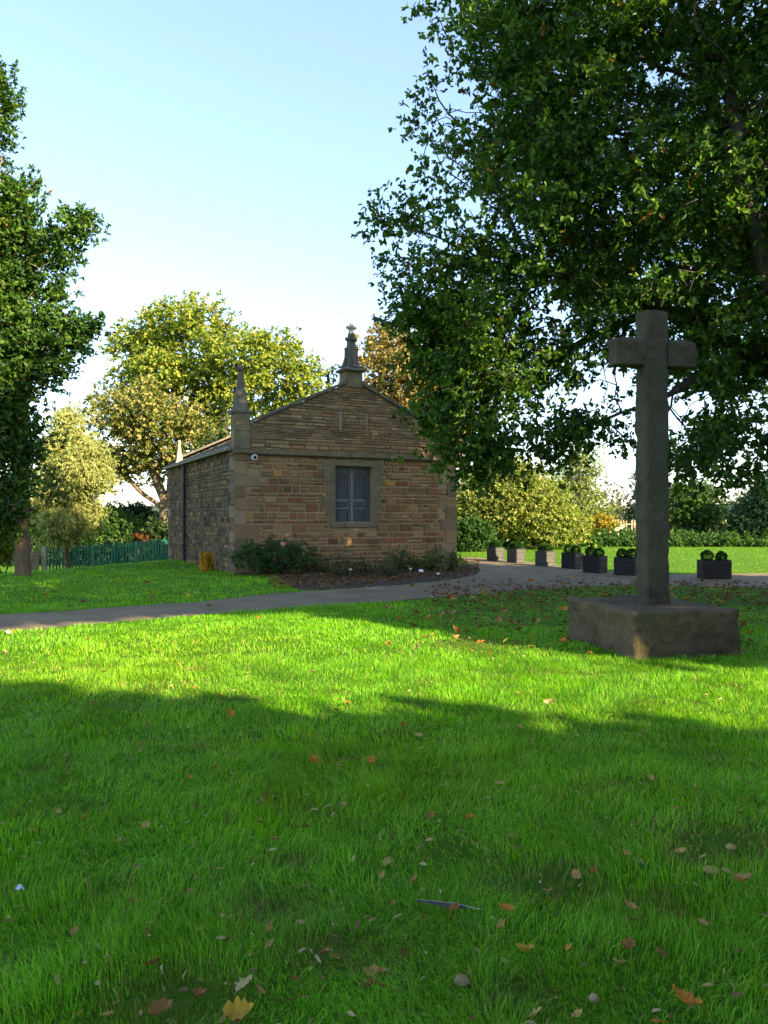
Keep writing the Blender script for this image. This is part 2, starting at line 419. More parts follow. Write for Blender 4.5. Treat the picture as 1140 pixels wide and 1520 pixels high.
def branch_mesh(name, nodes, par, r, mat, rmin=0.0, base=None):
    n = len(nodes); ch = [[] for _ in range(n)]
    for i in range(n):
        if par[i] >= 0: ch[par[i]].append(i)
    VV = []; FF = []; off = 0
    starts = [(None, 0)]
    while starts:
        p0, i = starts.pop(); chain = ([p0] if p0 is not None else []) + [i]; rr = ([min(r[p0], r[i] * 1.15)] if p0 is not None else []) + [r[i]]
        while ch[i]:
            c = sorted(ch[i], key=lambda q: -r[q])
            for q in c[1:]:
                if r[q] >= rmin: starts.append((i, q))
            i = c[0]
            if r[i] < rmin: break
            chain.append(i); rr.append(r[i])
        if len(chain) < 2: continue
        P = nodes[chain]; rr = np.array(rr); k = 10 if rr.max() > 0.12 else (6 if rr.max() > 0.03 else 4); m = len(P)
        T = np.gradient(P, axis=0); T /= np.linalg.norm(T, axis=1, keepdims=True) + 1e-9
        a = np.cross(T[0], (0.3, 0.9, 0.1)); a /= np.linalg.norm(a) + 1e-9; rings = []
        for q in range(m):
            a = a - T[q] * a.dot(T[q]); a /= np.linalg.norm(a) + 1e-9; b = np.cross(T[q], a)
            w = np.arange(k) * 2 * np.pi / k; rings.append(P[q] + (np.cos(w)[:, None] * a + np.sin(w)[:, None] * b) * rr[q])
        VV.append(np.concatenate(rings)); q, j = np.meshgrid(np.arange(m - 1), np.arange(k), indexing='ij'); q = q.ravel(); j = j.ravel()
        FF.append(np.stack([q * k + j, q * k + (j + 1) % k, (q + 1) * k + (j + 1) % k, (q + 1) * k + j], 1) + off); off += m * k
    V = np.concatenate(VV)
    if base is not None: V = V - np.array(base)
    return raw_mesh(name, V, [np.concatenate(FF)], mat, smooth=True)

def clump_leaves(cent, nper, spread, size, aspect, cols, w, rng, outward=None, up=0.6, droop=0.0, jit=0.18, clumpcols=0.6, ros=6):
    """nper leaves round every centre, gathered in rosettes of about ros leaves"""
    n = len(cent); k = np.maximum(1, rng.poisson(max(1.0, nper / ros), n)); ri = np.repeat(np.arange(n), k); m0 = len(ri)
    ro = rng.normal(size=(m0, 3)) * spread; ro[:, 2] *= 0.75; RP = cent[ri] + ro
    RD = ro / spread * 0.7 + rng.normal(size=(m0, 3)) * 0.5
    if outward is not None: RD += outward[ri] * 0.8
    RD[:, 2] += 0.25 - droop; RD /= np.linalg.norm(RD, axis=1, keepdims=True) + 1e-9
    cnt = np.maximum(2, rng.poisson(ros, m0)); idx = np.repeat(np.arange(m0), cnt); m = len(idx)
    D = rng.normal(size=(m, 3)); D /= np.linalg.norm(D, axis=1, keepdims=True); D = D * 1.0 + RD[idx] * 0.65
    if droop: D[:, 2] -= droop * 0.6
    P = RP[idx] + RD[idx] * (rng.normal(0, 0.35, (m, 1)) * size) + rng.normal(0, size * 0.1, (m, 3))
    N = rng.normal(size=(m, 3)) * 0.55 + RD[idx] * 0.7; N[:, 2] += up * 0.8
    L = size * rng.uniform(0.6, 1.25, m); W = L * aspect * rng.uniform(0.8, 1.2, m)
    cc = palette(cols, w, m0, rng)[idx]; lc = palette(cols, w, m, rng); q = (rng.random(m) < clumpcols)[:, None]
    C = np.where(q, cc, lc) * rng.uniform(1 - jit, 1 + jit, (m, 1))
    return P, D, N, L, W, C

N3A = [Noise(701), Noise(702), Noise(703)]
def vnoise(p, s):
    return (N3A[0](p[:, 0], p[:, 1], s) + N3A[1](p[:, 1] + 9, p[:, 2], s) + N3A[2](p[:, 2] + 5, p[:, 0] + 3, s)) / 3

def tree(name, label, cat, base, trunk, lobes, n_att, step, kill, leaf, cols, w, bark, seed, infl=None, tip=0.012, limbs=(), nper=12, spread=0.2,
         thin=0.05, shell=0.45, r0=None, droop=0.0, trop=(0, 0, 0), group=None, rmin=0.0, aspect=0.55, up=0.6, extra=0, gaps=0.0, gsize=1.0, xlobes=None, limb_r=0.0):
    rng = np.random.default_rng(seed); root = empty(name, base, 0, label, cat, group)
    nodes = []; par = []
    def chain(pts, p):
        pts = [np.array(q, float) for q in pts]
        for a_, b_ in zip(pts[:-1], pts[1:]):
            k = max(1, int(np.linalg.norm(b_ - a_) / step))
            for j in range(k):
                nodes.append(a_ + (b_ - a_) * (j + (0 if p < 0 else 1)) / k + rng.normal(0, 0.02, 3)); par.append(p if p >= 0 or not nodes[:-1] else len(nodes) - 2); p = len(nodes) - 1
        if True: nodes.append(pts[-1]); par.append(len(nodes) - 2)
    chain(trunk, -1)
    for lm in limbs:
        p = int(np.argmin([np.linalg.norm(q - np.array(lm[0])) for q in nodes])); chain(lm, p)
    n0 = len(nodes); att = in_lobes(lobes, n_att, rng, shell); NP, PP = grow(att, nodes, par, step, infl or kill * 5, kill, trop=trop)
    r = radii(PP, tip)
    if r0: s = r0 / r[0]; r = np.maximum(r * (1 + (s - 1) * sstep(tip, r[0] * 0.8, r)), tip)
    if limb_r: hz_ = NP[:n0, 2]; r[:n0] = np.maximum(r[:n0], limb_r * (1 - 0.75 * np.clip((hz_ - 3) / 7, 0, 1)) * sstep(4.3, 5.4, NP[:n0, 0]))
    link_mesh('trunk', branch_mesh('trunk', NP, PP, r, bark, rmin, base), root)
    th = np.where((r < thin) & (PP >= 0))[0]; cent = NP[th]
    if gaps: v = vnoise(cent, gsize); cent = cent[v > np.quantile(v, gaps)]
    if extra: cent = np.concatenate([cent, in_lobes(xlobes or lobes, extra, rng, 0.3)])
    cen = np.mean(att, 0); out = cent - cen; out /= np.linalg.norm(out, axis=1, keepdims=True)
    P, D, N, L, W, C = clump_leaves(cent, nper, spread, leaf, aspect, cols, w, rng, out, up, droop)
    print('TREE', name, len(NP), len(cent), len(P))
    link_mesh('crown', leaves_mesh('crown', P - np.array(base), D, N, L, W, C, M_leaf), root)
    return root, len(P)

def bush(name, label, cat, base, lobes, n_cl, nper, leaf, cols, w, seed, spread=0.12, stems=6, mat=None, group=None, aspect=0.55, shell=0.7, up=0.6, stemname='stems', bark=None, droop=0.0, leafname='foliage'):
    rng = np.random.default_rng(seed); root = empty(name, base, 0, label, cat, group)
    cent = in_lobes(lobes, n_cl, rng, shell); cent[:, 2] = np.maximum(cent[:, 2], base[2] + 0.02)
    cen = np.mean(cent, 0); out = cent - cen; out /= np.linalg.norm(out, axis=1, keepdims=True) + 1e-6
    P, D, N, L, W, C = clump_leaves(cent, nper, spread, leaf, aspect, cols, w, rng, out, up, droop)
    P[:, 2] = np.maximum(P[:, 2], base[2] + 0.01)
    link_mesh(leafname, leaves_mesh(leafname, P - np.array(base), D, N, L, W, C, mat or M_leaf), root)
    if stems:
        s = MB()
        for k in range(stems):
            t = cent[rng.integers(len(cent))] - np.array(base); m = t * 0.5 + rng.normal(0, 0.05, 3) * np.linalg.norm(t); h0 = t * 0.06; h0[2] = -0.03
            rr = 0.012 + 0.012 * np.linalg.norm(t); s.tube([h0, m, t], [rr, rr * 0.7, rr * 0.3], 6)
        s.build(stemname, bark or M_bark_oak, root, smooth=True)
    return root

OAK = [(0.05, 0.11, 0.014), (0.075, 0.15, 0.018), (0.115, 0.20, 0.022), (0.03, 0.07, 0.014), (0.20, 0.10, 0.018), (0.14, 0.19, 0.025)]
OAKW = [4, 5, 3, 3, 0.22, 0.5]

# the great oak on the right (trunk just outside the picture)
ox, oy = 8.0, 13.2
oak_lobes = [
    (8.8, 13.6, 8.0, 6.4, 5.4, 4.2), (5.0, 12.8, 9.2, 3.8, 3.6, 3.3), (2.9, 12.5, 9.0, 2.4, 2.2, 1.6), (3.0, 12.5, 10.9, 2.4, 2.2, 1.3), (1.7, 12.4, 10.5, 1.35, 1.3, 0.9), (1.9, 12.4, 8.7, 1.4, 1.2, 0.8),
    (1.9, 12.3, 6.6, 2.2, 1.8, 1.3), (2.2, 12.5, 5.0, 2.3, 1.9, 1.3), (1.9, 12.3, 3.5, 1.5, 1.4, 1.1), (3.7, 12.2, 6.4, 2.4, 2.2, 1.9),
    (4.4, 12.2, 4.1, 2.2, 2.0, 1.3), (6.2, 12.2, 3.3, 2.1, 2.2, 1.2), (5.6, 11.6, 7.3, 2.6, 2.6, 2.2), (8.6, 12.2, 3.6, 2.0, 2.4, 1.3), (1.3, 12.0, 2.9, 0.75, 1.0, 0.75), (1.1, 12.2, 3.8, 0.75, 0.9, 0.9), (1.15, 12.1, 2.8, 0.6, 0.8, 0.6), (1.15, 12.3, 3.3, 0.7, 0.8, 0.8), (5.2, 12.0, 2.75, 1.6, 1.4, 0.8), (3.0, 12.2, 2.75, 0.6, 0.8, 0.55), (7.4, 12.0, 2.7, 1.4, 1.4, 0.7), (0.5, 12.2, 6.5, 0.9, 0.9, 0.6), (0.9, 12.2, 5.6, 1.0, 1.0, 0.9)]
oak_limbs = [[(7.9, 13.2, 4.2), (6.9, 13.1, 5.6), (6.2, 13.0, 7.0), (5.6, 12.9, 9.2)], [(7.95, 13.2, 3.2), (6.4, 12.8, 4.3), (4.6, 12.5, 5.1), (2.9, 12.4, 5.6)],
             [(8.0, 13.2, 5.0), (9.4, 13.4, 7.5), (10.6, 13.6, 9.6)], [(7.7, 13.2, 6.4), (6.0, 11.8, 7.2), (4.4, 11.8, 7.8)], [(7.95, 13.2, 3.6), (7.4, 11.6, 4.1), (6.6, 10.6, 4.3)],
             [(7.95, 13.2, 3.3), (6.7, 11.8, 4.2), (5.75, 11.0, 5.0), (5.3, 10.8, 6.2), (5.2, 11.0, 7.6), (5.0, 11.4, 9.2)],
             [(4.6, 12.5, 5.1), (3.2, 12.3, 4.4), (2.0, 12.2, 3.6)], [(6.4, 12.8, 4.3), (5.0, 12.0, 3.7), (3.6, 12.0, 3.1)]]
tree('oak_tree', 'huge dark green oak spreading over the right half above the stone cross', 'tree', (ox, oy, 0), [(ox, oy, -0.1), (7.95, 13.2, 3.0), (7.7, 13.2, 6.4), (7.9, 13.3, 9.5)],
     oak_lobes, 6400, 0.27, 0.36, 0.10, OAK, OAKW, M_bark_oak, 3, infl=2.6, tip=0.008, limbs=oak_limbs, nper=95, spread=0.19, gaps=0.34, gsize=0.85, thin=0.03, r0=0.42, rmin=0.008, aspect=0.5, extra=120, limb_r=0.17,
     xlobes=[(1.2, 12.2, 4.0, 0.65, 0.9, 0.7), (1.15, 12.2, 3.1, 0.5, 0.8, 0.6), (1.5, 12.1, 2.55, 0.6, 0.8, 0.45), (1.0, 12.3, 4.8, 0.8, 0.8, 0.5)])

# left foreground tree
tx, ty = X_at(34, 19.0), 19.0
tree('leafy_tree', 'tall dark green tree at the left edge with a grey trunk on the lawn crest', 'tree', (tx, ty, float(height(tx, ty))),
     [(tx, ty, -0.3), (tx - 0.05, ty, 2.0), (tx - 0.1, ty + 0.1, 6.0), (tx - 0.5, ty, 10.0)],
     [(-11.5, 19, 6.5, 2.4, 2.4, 4.4), (-11.3, 19, 11.2, 1.6, 1.6, 2.2), (-9.7, 18.8, 9.4, 1.0, 1.2, 1.2), (-8.4, 18.7, 8.5, 0.7, 0.7, 0.5), (-7.7, 18.6, 8.9, 0.5, 0.5, 0.35), (-8.7, 18.7, 7.5, 0.7, 0.8, 0.6), (-8.5, 18.7, 6.2, 1.0, 1.0, 0.8),
      (-7.4, 18.7, 6.4, 0.35, 0.4, 0.3), (-8.9, 18.7, 5.1, 0.9, 1.0, 0.7), (-9.5, 18.6, 3.2, 0.75, 1.0, 1.0), (-9.7, 18.5, 2.2, 0.9, 1.1, 0.8), (-9.4, 18.1, 2.2, 0.65, 0.4, 1.1), (-10.8, 18.6, 2.4, 1.2, 1.2, 1.0), (-9.6, 18.7, 6.2, 1.3, 1.3, 2.2), (-9.6, 18.5, 4.0, 1.0, 1.2, 1.4), (-9.9, 18.4, 2.9, 1.2, 1.1, 1.0), (-10.2, 18.6, 8.2, 1.3, 1.3, 1.4), (-10.4, 19, 12.5, 0.8, 0.9, 1.0)],
     4200, 0.24, 0.3, 0.115, OAK, [5, 4, 2, 4, 0.1, 0.25], M_bark_tan, 5, infl=2.2, tip=0.008, nper=100, spread=0.2, gaps=0.3, gsize=0.7, extra=150, xlobes=[(-9.5, 18.2, 2.1, 0.75, 0.4, 1.25), (-9.7, 18.2, 4.4, 0.8, 0.4, 1.2), (-9.7, 18.2, 6.5, 0.8, 0.4, 1.3)], thin=0.03, r0=0.2, rmin=0.008, aspect=0.5)

YEL = [(0.34, 0.35, 0.05), (0.26, 0.30, 0.045), (0.18, 0.24, 0.035), (0.44, 0.38, 0.05), (0.11, 0.16, 0.025)]
def far_tree(name, label, px, Y, trunk_top, lobes_px, n_att, nper, leaf, cols, w, seed, bark=M_bark_tan, r0=0.3, spread=0.34, thin=0.06, limbs=(), tip=0.015, kill=0.6, droop=0.0, aspect=0.6, group='trees standing behind the chapel and fences', extra=0, gaps=0.16):
    """lobes_px: (centre px, centre py, half width px, half height px, depth offset) measured at distance Y"""
    x = X_at(px, Y); z0 = float(height(x, Y)); s = Y / F
    lobes = [(X_at(a, Y + dy), Y + dy, Z_at(b, Y + dy), c * s, max(1.2, c * s * 0.9), d * s) for a, b, c, d, dy in lobes_px]
    tr = [(x, Y, z0 - 0.2)] + [(X_at(a, Y), Y, Z_at(b, Y)) for a, b in trunk_top]
    lm = [[(X_at(a, Y + dy), Y + dy, Z_at(b, Y + dy)) for a, b, dy in l_] for l_ in limbs]
    return tree(name, label, 'tree', (x, Y, z0), tr, lobes, n_att, kill * 0.7, kill, leaf, cols, w, bark, seed, infl=kill * 6, tip=tip, limbs=lm, nper=nper, spread=spread, thin=thin, r0=r0, rmin=tip, droop=droop, aspect=aspect, group=group, extra=extra, gaps=gaps, gsize=1.3)

far_tree('ash_tree', 'bright yellow green tree rising behind the chapel roof and its spired corner', 335, 42, [(335, 700), (330, 600), (325, 520)],
         [(255, 485, 48, 44, 0), (305, 478, 42, 40, -2), (345, 510, 48, 42, -3), (400, 515, 46, 40, 0), (205, 515, 44, 40, 1), (440, 560, 40, 34, 0), (320, 560, 70, 44, -1), (200, 570, 40, 34, 0), (400, 590, 56, 36, 1), (290, 620, 50, 34, 0), (250, 550, 50, 40, -2), (465, 575, 18, 20, 0)],
         2800, 84, 0.18, YEL, [3, 4, 4, 1.3, 2], 31, M_bark_oak, 0.34, limbs=[[(330, 600, 0), (395, 560, 0), (440, 545, 0)], [(332, 640, 0), (280, 560, 0), (240, 520, 0)]])
TAN = [(0.36, 0.30, 0.10), (0.25, 0.24, 0.06), (0.14, 0.17, 0.035), (0.07, 0.10, 0.025), (0.45, 0.36, 0.14)]
far_tree('beech_tree', 'spreading tree with tan tipped leaves and a curved bare trunk left of the chapel', 246, 39, [(246, 775), (243, 740), (228, 700), (215, 660), (205, 620)],
         [(210, 610, 62, 45, -2), (165, 600, 38, 42, -1), (260, 640, 52, 48, -1), (200, 660, 66, 40, 0), (170, 690, 44, 26, 0), (290, 660, 36, 40, 0), (235, 690, 40, 24, 1)],
         2400, 80, 0.17, TAN, [2.5, 3, 3.5, 2, 1], 33, M_bark_tan, 0.34, spread=0.4, limbs=[[(244, 755, 0), (215, 735, 0), (185, 708, 0), (160, 690, 0)], [(246, 770, 0), (252, 720, 0), (258, 670, 0)]])
BIR = [(0.42, 0.40, 0.15), (0.33, 0.34, 0.11), (0.20, 0.24, 0.06), (0.50, 0.44, 0.19)]
far_tree('weeping_birch', 'slender weeping pale yellow tree between the dark left tree and the spreading tree', 100, 30, [(100, 780), (102, 700), (105, 620)],
         [(108, 640, 20, 38, 0), (92, 685, 26, 40, 0), (125, 690, 28, 42, -1), (75, 735, 22, 44, 0), (138, 700, 18, 30, 0), (105, 745, 30, 42, 0), (90, 782, 24, 26, -1), (122, 765, 18, 30, 0)],
         1500, 90, 0.12, BIR, [3, 4, 3, 1], 35, M_bark_tan, 0.12, spread=0.24, droop=1.6, aspect=0.35, gaps=0.3, kill=0.42, tip=0.01, thin=0.05, extra=600)
far_tree('tan_tree', 'tan leaved autumn tree showing behind the right gable slope', 585, 46, [(585, 690), (590, 600), (590, 530)],
         [(575, 520, 42, 42, 0), (610, 560, 60, 50, -1), (560, 565, 40, 36, 0), (640, 600, 55, 55, 0), (600, 620, 70, 40, 0), (660, 640, 40, 50, 0)],
         1500, 60, 0.22, [(0.38, 0.27, 0.10), (0.30, 0.21, 0.075), (0.20, 0.17, 0.05), (0.11, 0.12, 0.03), (0.44, 0.32, 0.13)], [4, 4, 2, 1.2, 1], 37, M_bark_tan, 0.3)
far_tree('thin_tree', 'small thin dark tree just behind the chapel ridge left of its finial', 488, 50, [(488, 680), (488, 600), (487, 555)],
         [(486, 560, 22, 26, 0), (470, 580, 24, 22, 0), (500, 585, 24, 24, 0)], 300, 14, 0.22, [(0.07, 0.10, 0.03), (0.12, 0.13, 0.04)], [1, 1], 39, M_bark_oak, 0.16, spread=0.35)
far_tree('dark_tree', 'dark leaved tree with a bare upright trunk between the two corner spires', 338, 37, [(338, 700), (338, 610)],
         [(325, 665, 26, 26, 0), (300, 690, 40, 26, 0)], 400, 50, 0.18, [(0.03, 0.055, 0.015), (0.045, 0.075, 0.02)], [1, 1], 41, M_bark_tan, 0.16, spread=0.35)

# shrubs and small trees beyond the right lawn
LIT = [(0.36, 0.35, 0.09), (0.25, 0.29, 0.06), (0.15, 0.21, 0.035), (0.46, 0.40, 0.15), (0.07, 0.11, 0.025)]
def shrub_px(name, label, px, Y, lob, n_cl, nper, leaf, cols, w, seed, cat='shrub', spread=0.22, stems=7, group='shrubs along the far edge of the right lawn', **k):
    x = X_at(px, Y); z0 = float(height(x, Y)); s = Y / F
    lobes = [(X_at(a, Y), Y + dy, Z_at(b, Y), c * s, max(0.5, min(c, d) * s), d * s) for a, b, c, d, dy in lob]
    return bush(name, label, cat, (x, Y, z0), lobes, n_cl, nper, leaf, cols, w, seed, spread=spread, stems=stems, group=group, **k)
shrub_px('lilac_shrub', 'large sunlit yellow green shrub just right of the chapel corner', 735, 34, [(720, 745, 55, 50, 0), (770, 740, 55, 55, 0), (700, 770, 30, 35, 0), (800, 765, 50, 40, 0), (745, 705, 40, 28, 0), (840, 785, 30, 22, 0)],
         1700, 34, 0.13, LIT, [3, 4, 3, 1.5, 1.2], 51, spread=0.3)
shrub_px('laurel_shrub', 'low dark green shrub against the right end of the chapel', 700, 32, [(700, 795, 28, 22, 0), (680, 800, 20, 20, 0)], 420, 30, 0.11, [(0.03, 0.08, 0.015), (0.05, 0.11, 0.02)], [1, 1], 52)
shrub_px('pale_willow', 'airy pale yellow green tree behind the planters', 860, 44, [(858, 700, 26, 30, 0), (850, 740, 34, 34, 0), (880, 760, 26, 22, 0), (865, 670, 14, 18, 0)],
         700, 22, 0.14, [(0.26, 0.28, 0.09), (0.18, 0.23, 0.06), (0.33, 0.32, 0.13)], [3, 4, 1.5], 53, 'tree', spread=0.35, stemname='trunk', leafname='crown')
shrub_px('yellow_shrub', 'deep yellow leaved shrub beside the far wooden palings', 888, 39, [(886, 782, 16, 12, 0), (900, 776, 14, 9, 0)], 170, 10, 0.16, [(0.42, 0.27, 0.02), (0.28, 0.24, 0.03), (0.12, 0.15, 0.02)], [2, 2, 1], 54)
shrub_px('bare_tree', 'wispy half bare tree above the far white roof', 905, 62, [(905, 745, 30, 22, 0), (925, 755, 22, 14, 0)], 150, 7, 0.22, [(0.12, 0.13, 0.07), (0.18, 0.17, 0.09)], [1, 1], 55, 'tree', spread=0.5, stems=14, stemname='trunk', leafname='crown')
shrub_px('conifer', 'dark green conifer half hidden behind the stone cross', 950, 55, [(950, 745, 14, 24, 0), (950, 775, 24, 26, 0), (950, 715, 7, 16, 0)], 420, 26, 0.13, [(0.018, 0.045, 0.02), (0.03, 0.06, 0.025)], [1, 1], 56, 'tree', spread=0.3, stems=3, stemname='trunk', leafname='crown')
shrub_px('hawthorn_tree', 'mid green tree just right of the cross beyond the lit lawn', 1020, 41, [(1015, 752, 34, 34, 0), (1040, 745, 30, 30, 0), (1000, 775, 26, 24, 0), (1045, 780, 36, 20, 0)], 900, 30, 0.12, [(0.05, 0.11, 0.02), (0.08, 0.15, 0.03), (0.12, 0.19, 0.04)], [3, 3, 1.5], 57, 'tree', spread=0.27, stemname='trunk', leafname='crown')
shrub_px('tall_yew', 'dark bluish evergreen at the far right edge', 1120, 38, [(1125, 770, 36, 34, 0), (1150, 750, 34, 44, 0), (1105, 785, 24, 20, 0)], 850, 30, 0.11, [(0.025, 0.065, 0.03), (0.04, 0.085, 0.04)], [1, 1], 58, 'tree', spread=0.25, stemname='trunk', leafname='crown')
shrub_px('grey_pine', 'loose grey green tree behind the far white gable', 1110, 70, [(1110, 755, 26, 18, 0), (1130, 745, 30, 22, 0), (1085, 765, 14, 12, 0)], 300, 22, 0.2, [(0.08, 0.11, 0.07), (0.12, 0.14, 0.09)], [1, 1], 59, 'tree', spread=0.5, stemname='trunk', leafname='crown')
def ground_cover(name, label, x0, x1, Y, h, n, cols, w, seed, leaf=0.12, dep=1.0):
    rng = np.random.default_rng(seed); x = rng.uniform(x0, x1, n); y = Y + rng.uniform(-dep, dep, n); hh = h * (0.55 + 0.6 * Noise(seed)(x, y, 1.3)) * (1 - 0.5 * ((Y - y) / dep).clip(0, 1))
    cent = np.stack([x, y, height(x, y) + hh * rng.random(n) ** 0.6], 1)
    P, D, N, L, W, C = clump_leaves(cent, 9, 0.13, leaf, 0.7, cols, w, rng, None, 0.5)
    P[:, 2] = np.maximum(P[:, 2], height(P[:, 0], P[:, 1]) + 0.01)
    return tag(link_mesh(name, leaves_mesh(name, P, D, N, L, W, C, M_leaf)), label, kind='stuff')
ground_cover('ivy', 'low green ivy bank along the far edge of the right lawn', 3.5, 24, 37.2, 0.75, 3600, [(0.04, 0.10, 0.02), (0.07, 0.14, 0.03), (0.11, 0.18, 0.04)], [3, 3, 1.5], 61)

# planting behind the green fence
shrub_px('elder_shrub', 'mid green shrub behind the left part of the green fence', 165, 41, [(160, 780, 26, 28, 0), (185, 790, 24, 24, 0), (145, 795, 20, 20, 0)], 520, 26, 0.14, [(0.05, 0.12, 0.025), (0.09, 0.16, 0.03), (0.14, 0.2, 0.04)], [3, 2, 1], 71, group='shrubs behind the green fence')
shrub_px('holly_shrub', 'dark bushy shrub behind the green fence beside the curved trunk', 205, 43, [(198, 775, 26, 26, 0), (225, 785, 28, 24, 0), (180, 765, 12, 14, 0)], 560, 26, 0.14, [(0.018, 0.04, 0.016), (0.03, 0.055, 0.02)], [1, 1], 72, group='shrubs behind the green fence')
shrub_px('sumac_shrub', 'orange brown autumn shrub above the green fence near the chapel wall', 215, 37.5, [(216, 798, 12, 4, 0)], 60, 12, 0.11, [(0.20, 0.07, 0.02), (0.14, 0.06, 0.02), (0.06, 0.06, 0.02)], [3, 2, 1], 73, spread=0.12, group='shrubs behind the green fence')
shrub_px('privet_shrub', 'low green shrub behind the green fence at the chapel back corner', 245, 37.8, [(243, 800, 26, 24, 0), (262, 805, 20, 26, 0)], 330, 12, 0.18, [(0.03, 0.07, 0.02), (0.06, 0.10, 0.03)], [1, 1], 74, group='shrubs behind the green fence')
shrub_px('golden_shrub', 'bright yellow green bush at the left edge below the dark tree', 4, 24, [(0, 800, 22, 36, 0), (-20, 790, 30, 50, 0)], 520, 24, 0.09, [(0.26, 0.27, 0.03), (0.18, 0.23, 0.03), (0.10, 0.16, 0.02)], [2, 3, 1.5], 75, spread=0.16, group='shrubs behind the green fence')
shrub_px('thicket', 'dark green thicket behind the grey trunk and the timber gate', 60, 44, [(40, 775, 40, 34, 0), (95, 785, 36, 30, 0), (5, 770, 40, 40, 0)], 620, 26, 0.14, [(0.03, 0.07, 0.018), (0.05, 0.10, 0.025)], [1, 1], 77, group='shrubs behind the green fence')
ground_cover('undergrowth', 'dark undergrowth behind the green fence', -22, -7, 42.5, 2.0, 1700, [(0.025, 0.055, 0.015), (0.05, 0.09, 0.02)], [1, 1], 76, 0.16)

# ------------------------------------------------------------------ chapel
CH = empty('stone_chapel', (C0[0], C0[1], 0), TH, 'small old brown stone chapel with a shuttered window in its gable front', 'chapel')
WX0, WX1, WZ0, WZ1 = 2.88, 4.06, 1.36, 2.95
ST_Z = 3.20; SL = 0.455
def gable_z(t): return 3.83 + SL * (t if t < BW / 2 else BW - t)
F_COLS = [(0.235, 0.135, 0.058), (0.205, 0.112, 0.048), (0.19, 0.125, 0.058), (0.155, 0.077, 0.035), (0.20, 0.082, 0.035), (0.26, 0.168, 0.08), (0.11, 0.07, 0.038), (0.30, 0.175, 0.05)]
F_W = [4, 4, 3, 2, 1.8, 3, 1.2, 0.5]
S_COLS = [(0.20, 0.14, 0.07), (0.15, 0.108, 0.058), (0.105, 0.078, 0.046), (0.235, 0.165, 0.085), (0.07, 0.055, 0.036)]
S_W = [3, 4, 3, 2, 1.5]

def stones(W_, z0, z1, ch_, ln_, seed, skip=(), limit=None, split=0.3):
    rng = random.Random(seed); out = []; z = z0
    while z < z1 - 0.03:
        h = rng.uniform(*ch_); h = min(h, z1 - z)
        if z1 - z - h < 0.05: h = z1 - z
        x = 0.0; xe = W_
        if limit:
            x, xe = limit(z + h)
            if xe - x < 0.15: break
        while x < xe - 0.02:
            L_ = rng.uniform(*ln_) * (0.7 if rng.random() < 0.3 else 1); x1 = min(xe, x + L_)
            if xe - x1 < 0.09: x1 = xe
            parts = [(x, x1, z, z + h)]
            if h > 0.16 and rng.random() < split:
                zm = z + h * rng.uniform(0.4, 0.6); xm = x + (x1 - x) * rng.uniform(0.35, 0.65)
                parts = [(x, x1, z, zm), (x, xm, zm, z + h), (xm, x1, zm, z + h)] if rng.random() < 0.5 else [(x, x1, z, zm), (x, x1, zm, z + h)]
            out += parts; x = x1
        z += h
    res = []
    for a_, b_, c_, d_ in out:
        segs = [(a_, b_)]
        for (sx0, sx1, sz0, sz1) in skip:
            if d_ <= sz0 + 0.01 or c_ >= sz1 - 0.01: continue
            ns = []
            for p, q in segs:
                if q <= sx0 or p >= sx1: ns.append((p, q)); continue
                if p < sx0: ns.append((p, sx0))
                if q > sx1: ns.append((sx1, q))
            segs = ns
        res += [(p, q, c_, d_) for p, q in segs if q - p > 0.045]
    return res

def stone_mesh(mb, rects, place, cols, w, seed, gap=0.011, dep=(0.012, 0.035), jit=0.012):
    rng = random.Random(seed)
    for x0, x1, z0, z1 in rects:
        if x1 - x0 < 3 * gap or z1 - z0 < 3 * gap: continue
        c = rng.choices(cols, w)[0]; k = rng.uniform(0.92, 1.44); mb.cc = (c[0] * k * 1.1, c[1] * k, c[2] * k * .97)
        d = rng.uniform(*dep); j = lambda s=1.0: rng.uniform(0, min(jit, (z1 - z0) * 0.14)) * s
        b = 0.010; q = []
        cor = [(x0 + gap + j(), z0 + gap + j()), (x1 - gap - j(), z0 + gap + j()), (x1 - gap - j(), z1 - gap - j()), (x0 + gap + j(), z1 - gap - j())]
        mx, mz = (x0 + x1) / 2, (z0 + z1) / 2
        lo = [place(x, z, 0.0) for x, z in cor]; hi = []
        for x, z in cor: hi.append(place(x + (b if x < mx else -b), z + (b if z < mz else -b), d + rng.uniform(-0.004, 0.004)))
        mb.add(lo + hi, [(4, 5, 6, 7), (0, 1, 5, 4), (1, 2, 6, 5), (2, 3, 7, 6), (3, 0, 4, 7)])

SUR = [(WX0 - 0.36, WX0, 2.48, WZ1), (WX0 - 0.27, WX0, 2.10, 2.48), (WX0 - 0.36, WX0, 1.72, 2.10), (WX0 - 0.28, WX0, WZ0 - 0.02, 1.72),
       (WX1, WX1 + 0.30, 2.42, WZ1), (WX1, WX1 + 0.22, 2.05, 2.42), (WX1, WX1 + 0.26, 1.70, 2.05), (WX1, WX1 + 0.20, WZ0 - 0.02, 1.70)]
LINT = (WX0 - 0.40, WX1 + 0.36, WZ1, WZ1 + 0.15); SILL = (WX0 - 0.12, WX1 + 0.12, WZ0 - 0.16, WZ0 - 0.02)
QF = []; z = 0.0; k = 0; rq = random.Random(4)
while z < ST_Z - 0.05:
    h = rq.uniform(0.26, 0.42); h = ST_Z - z if ST_Z - z - h < 0.15 else h; QF.append((0.0, (0.34, 0.62)[k % 2] + rq.uniform(-.05, .05), z, z + h)); z += h; k += 1
QR = []; z = 0.0
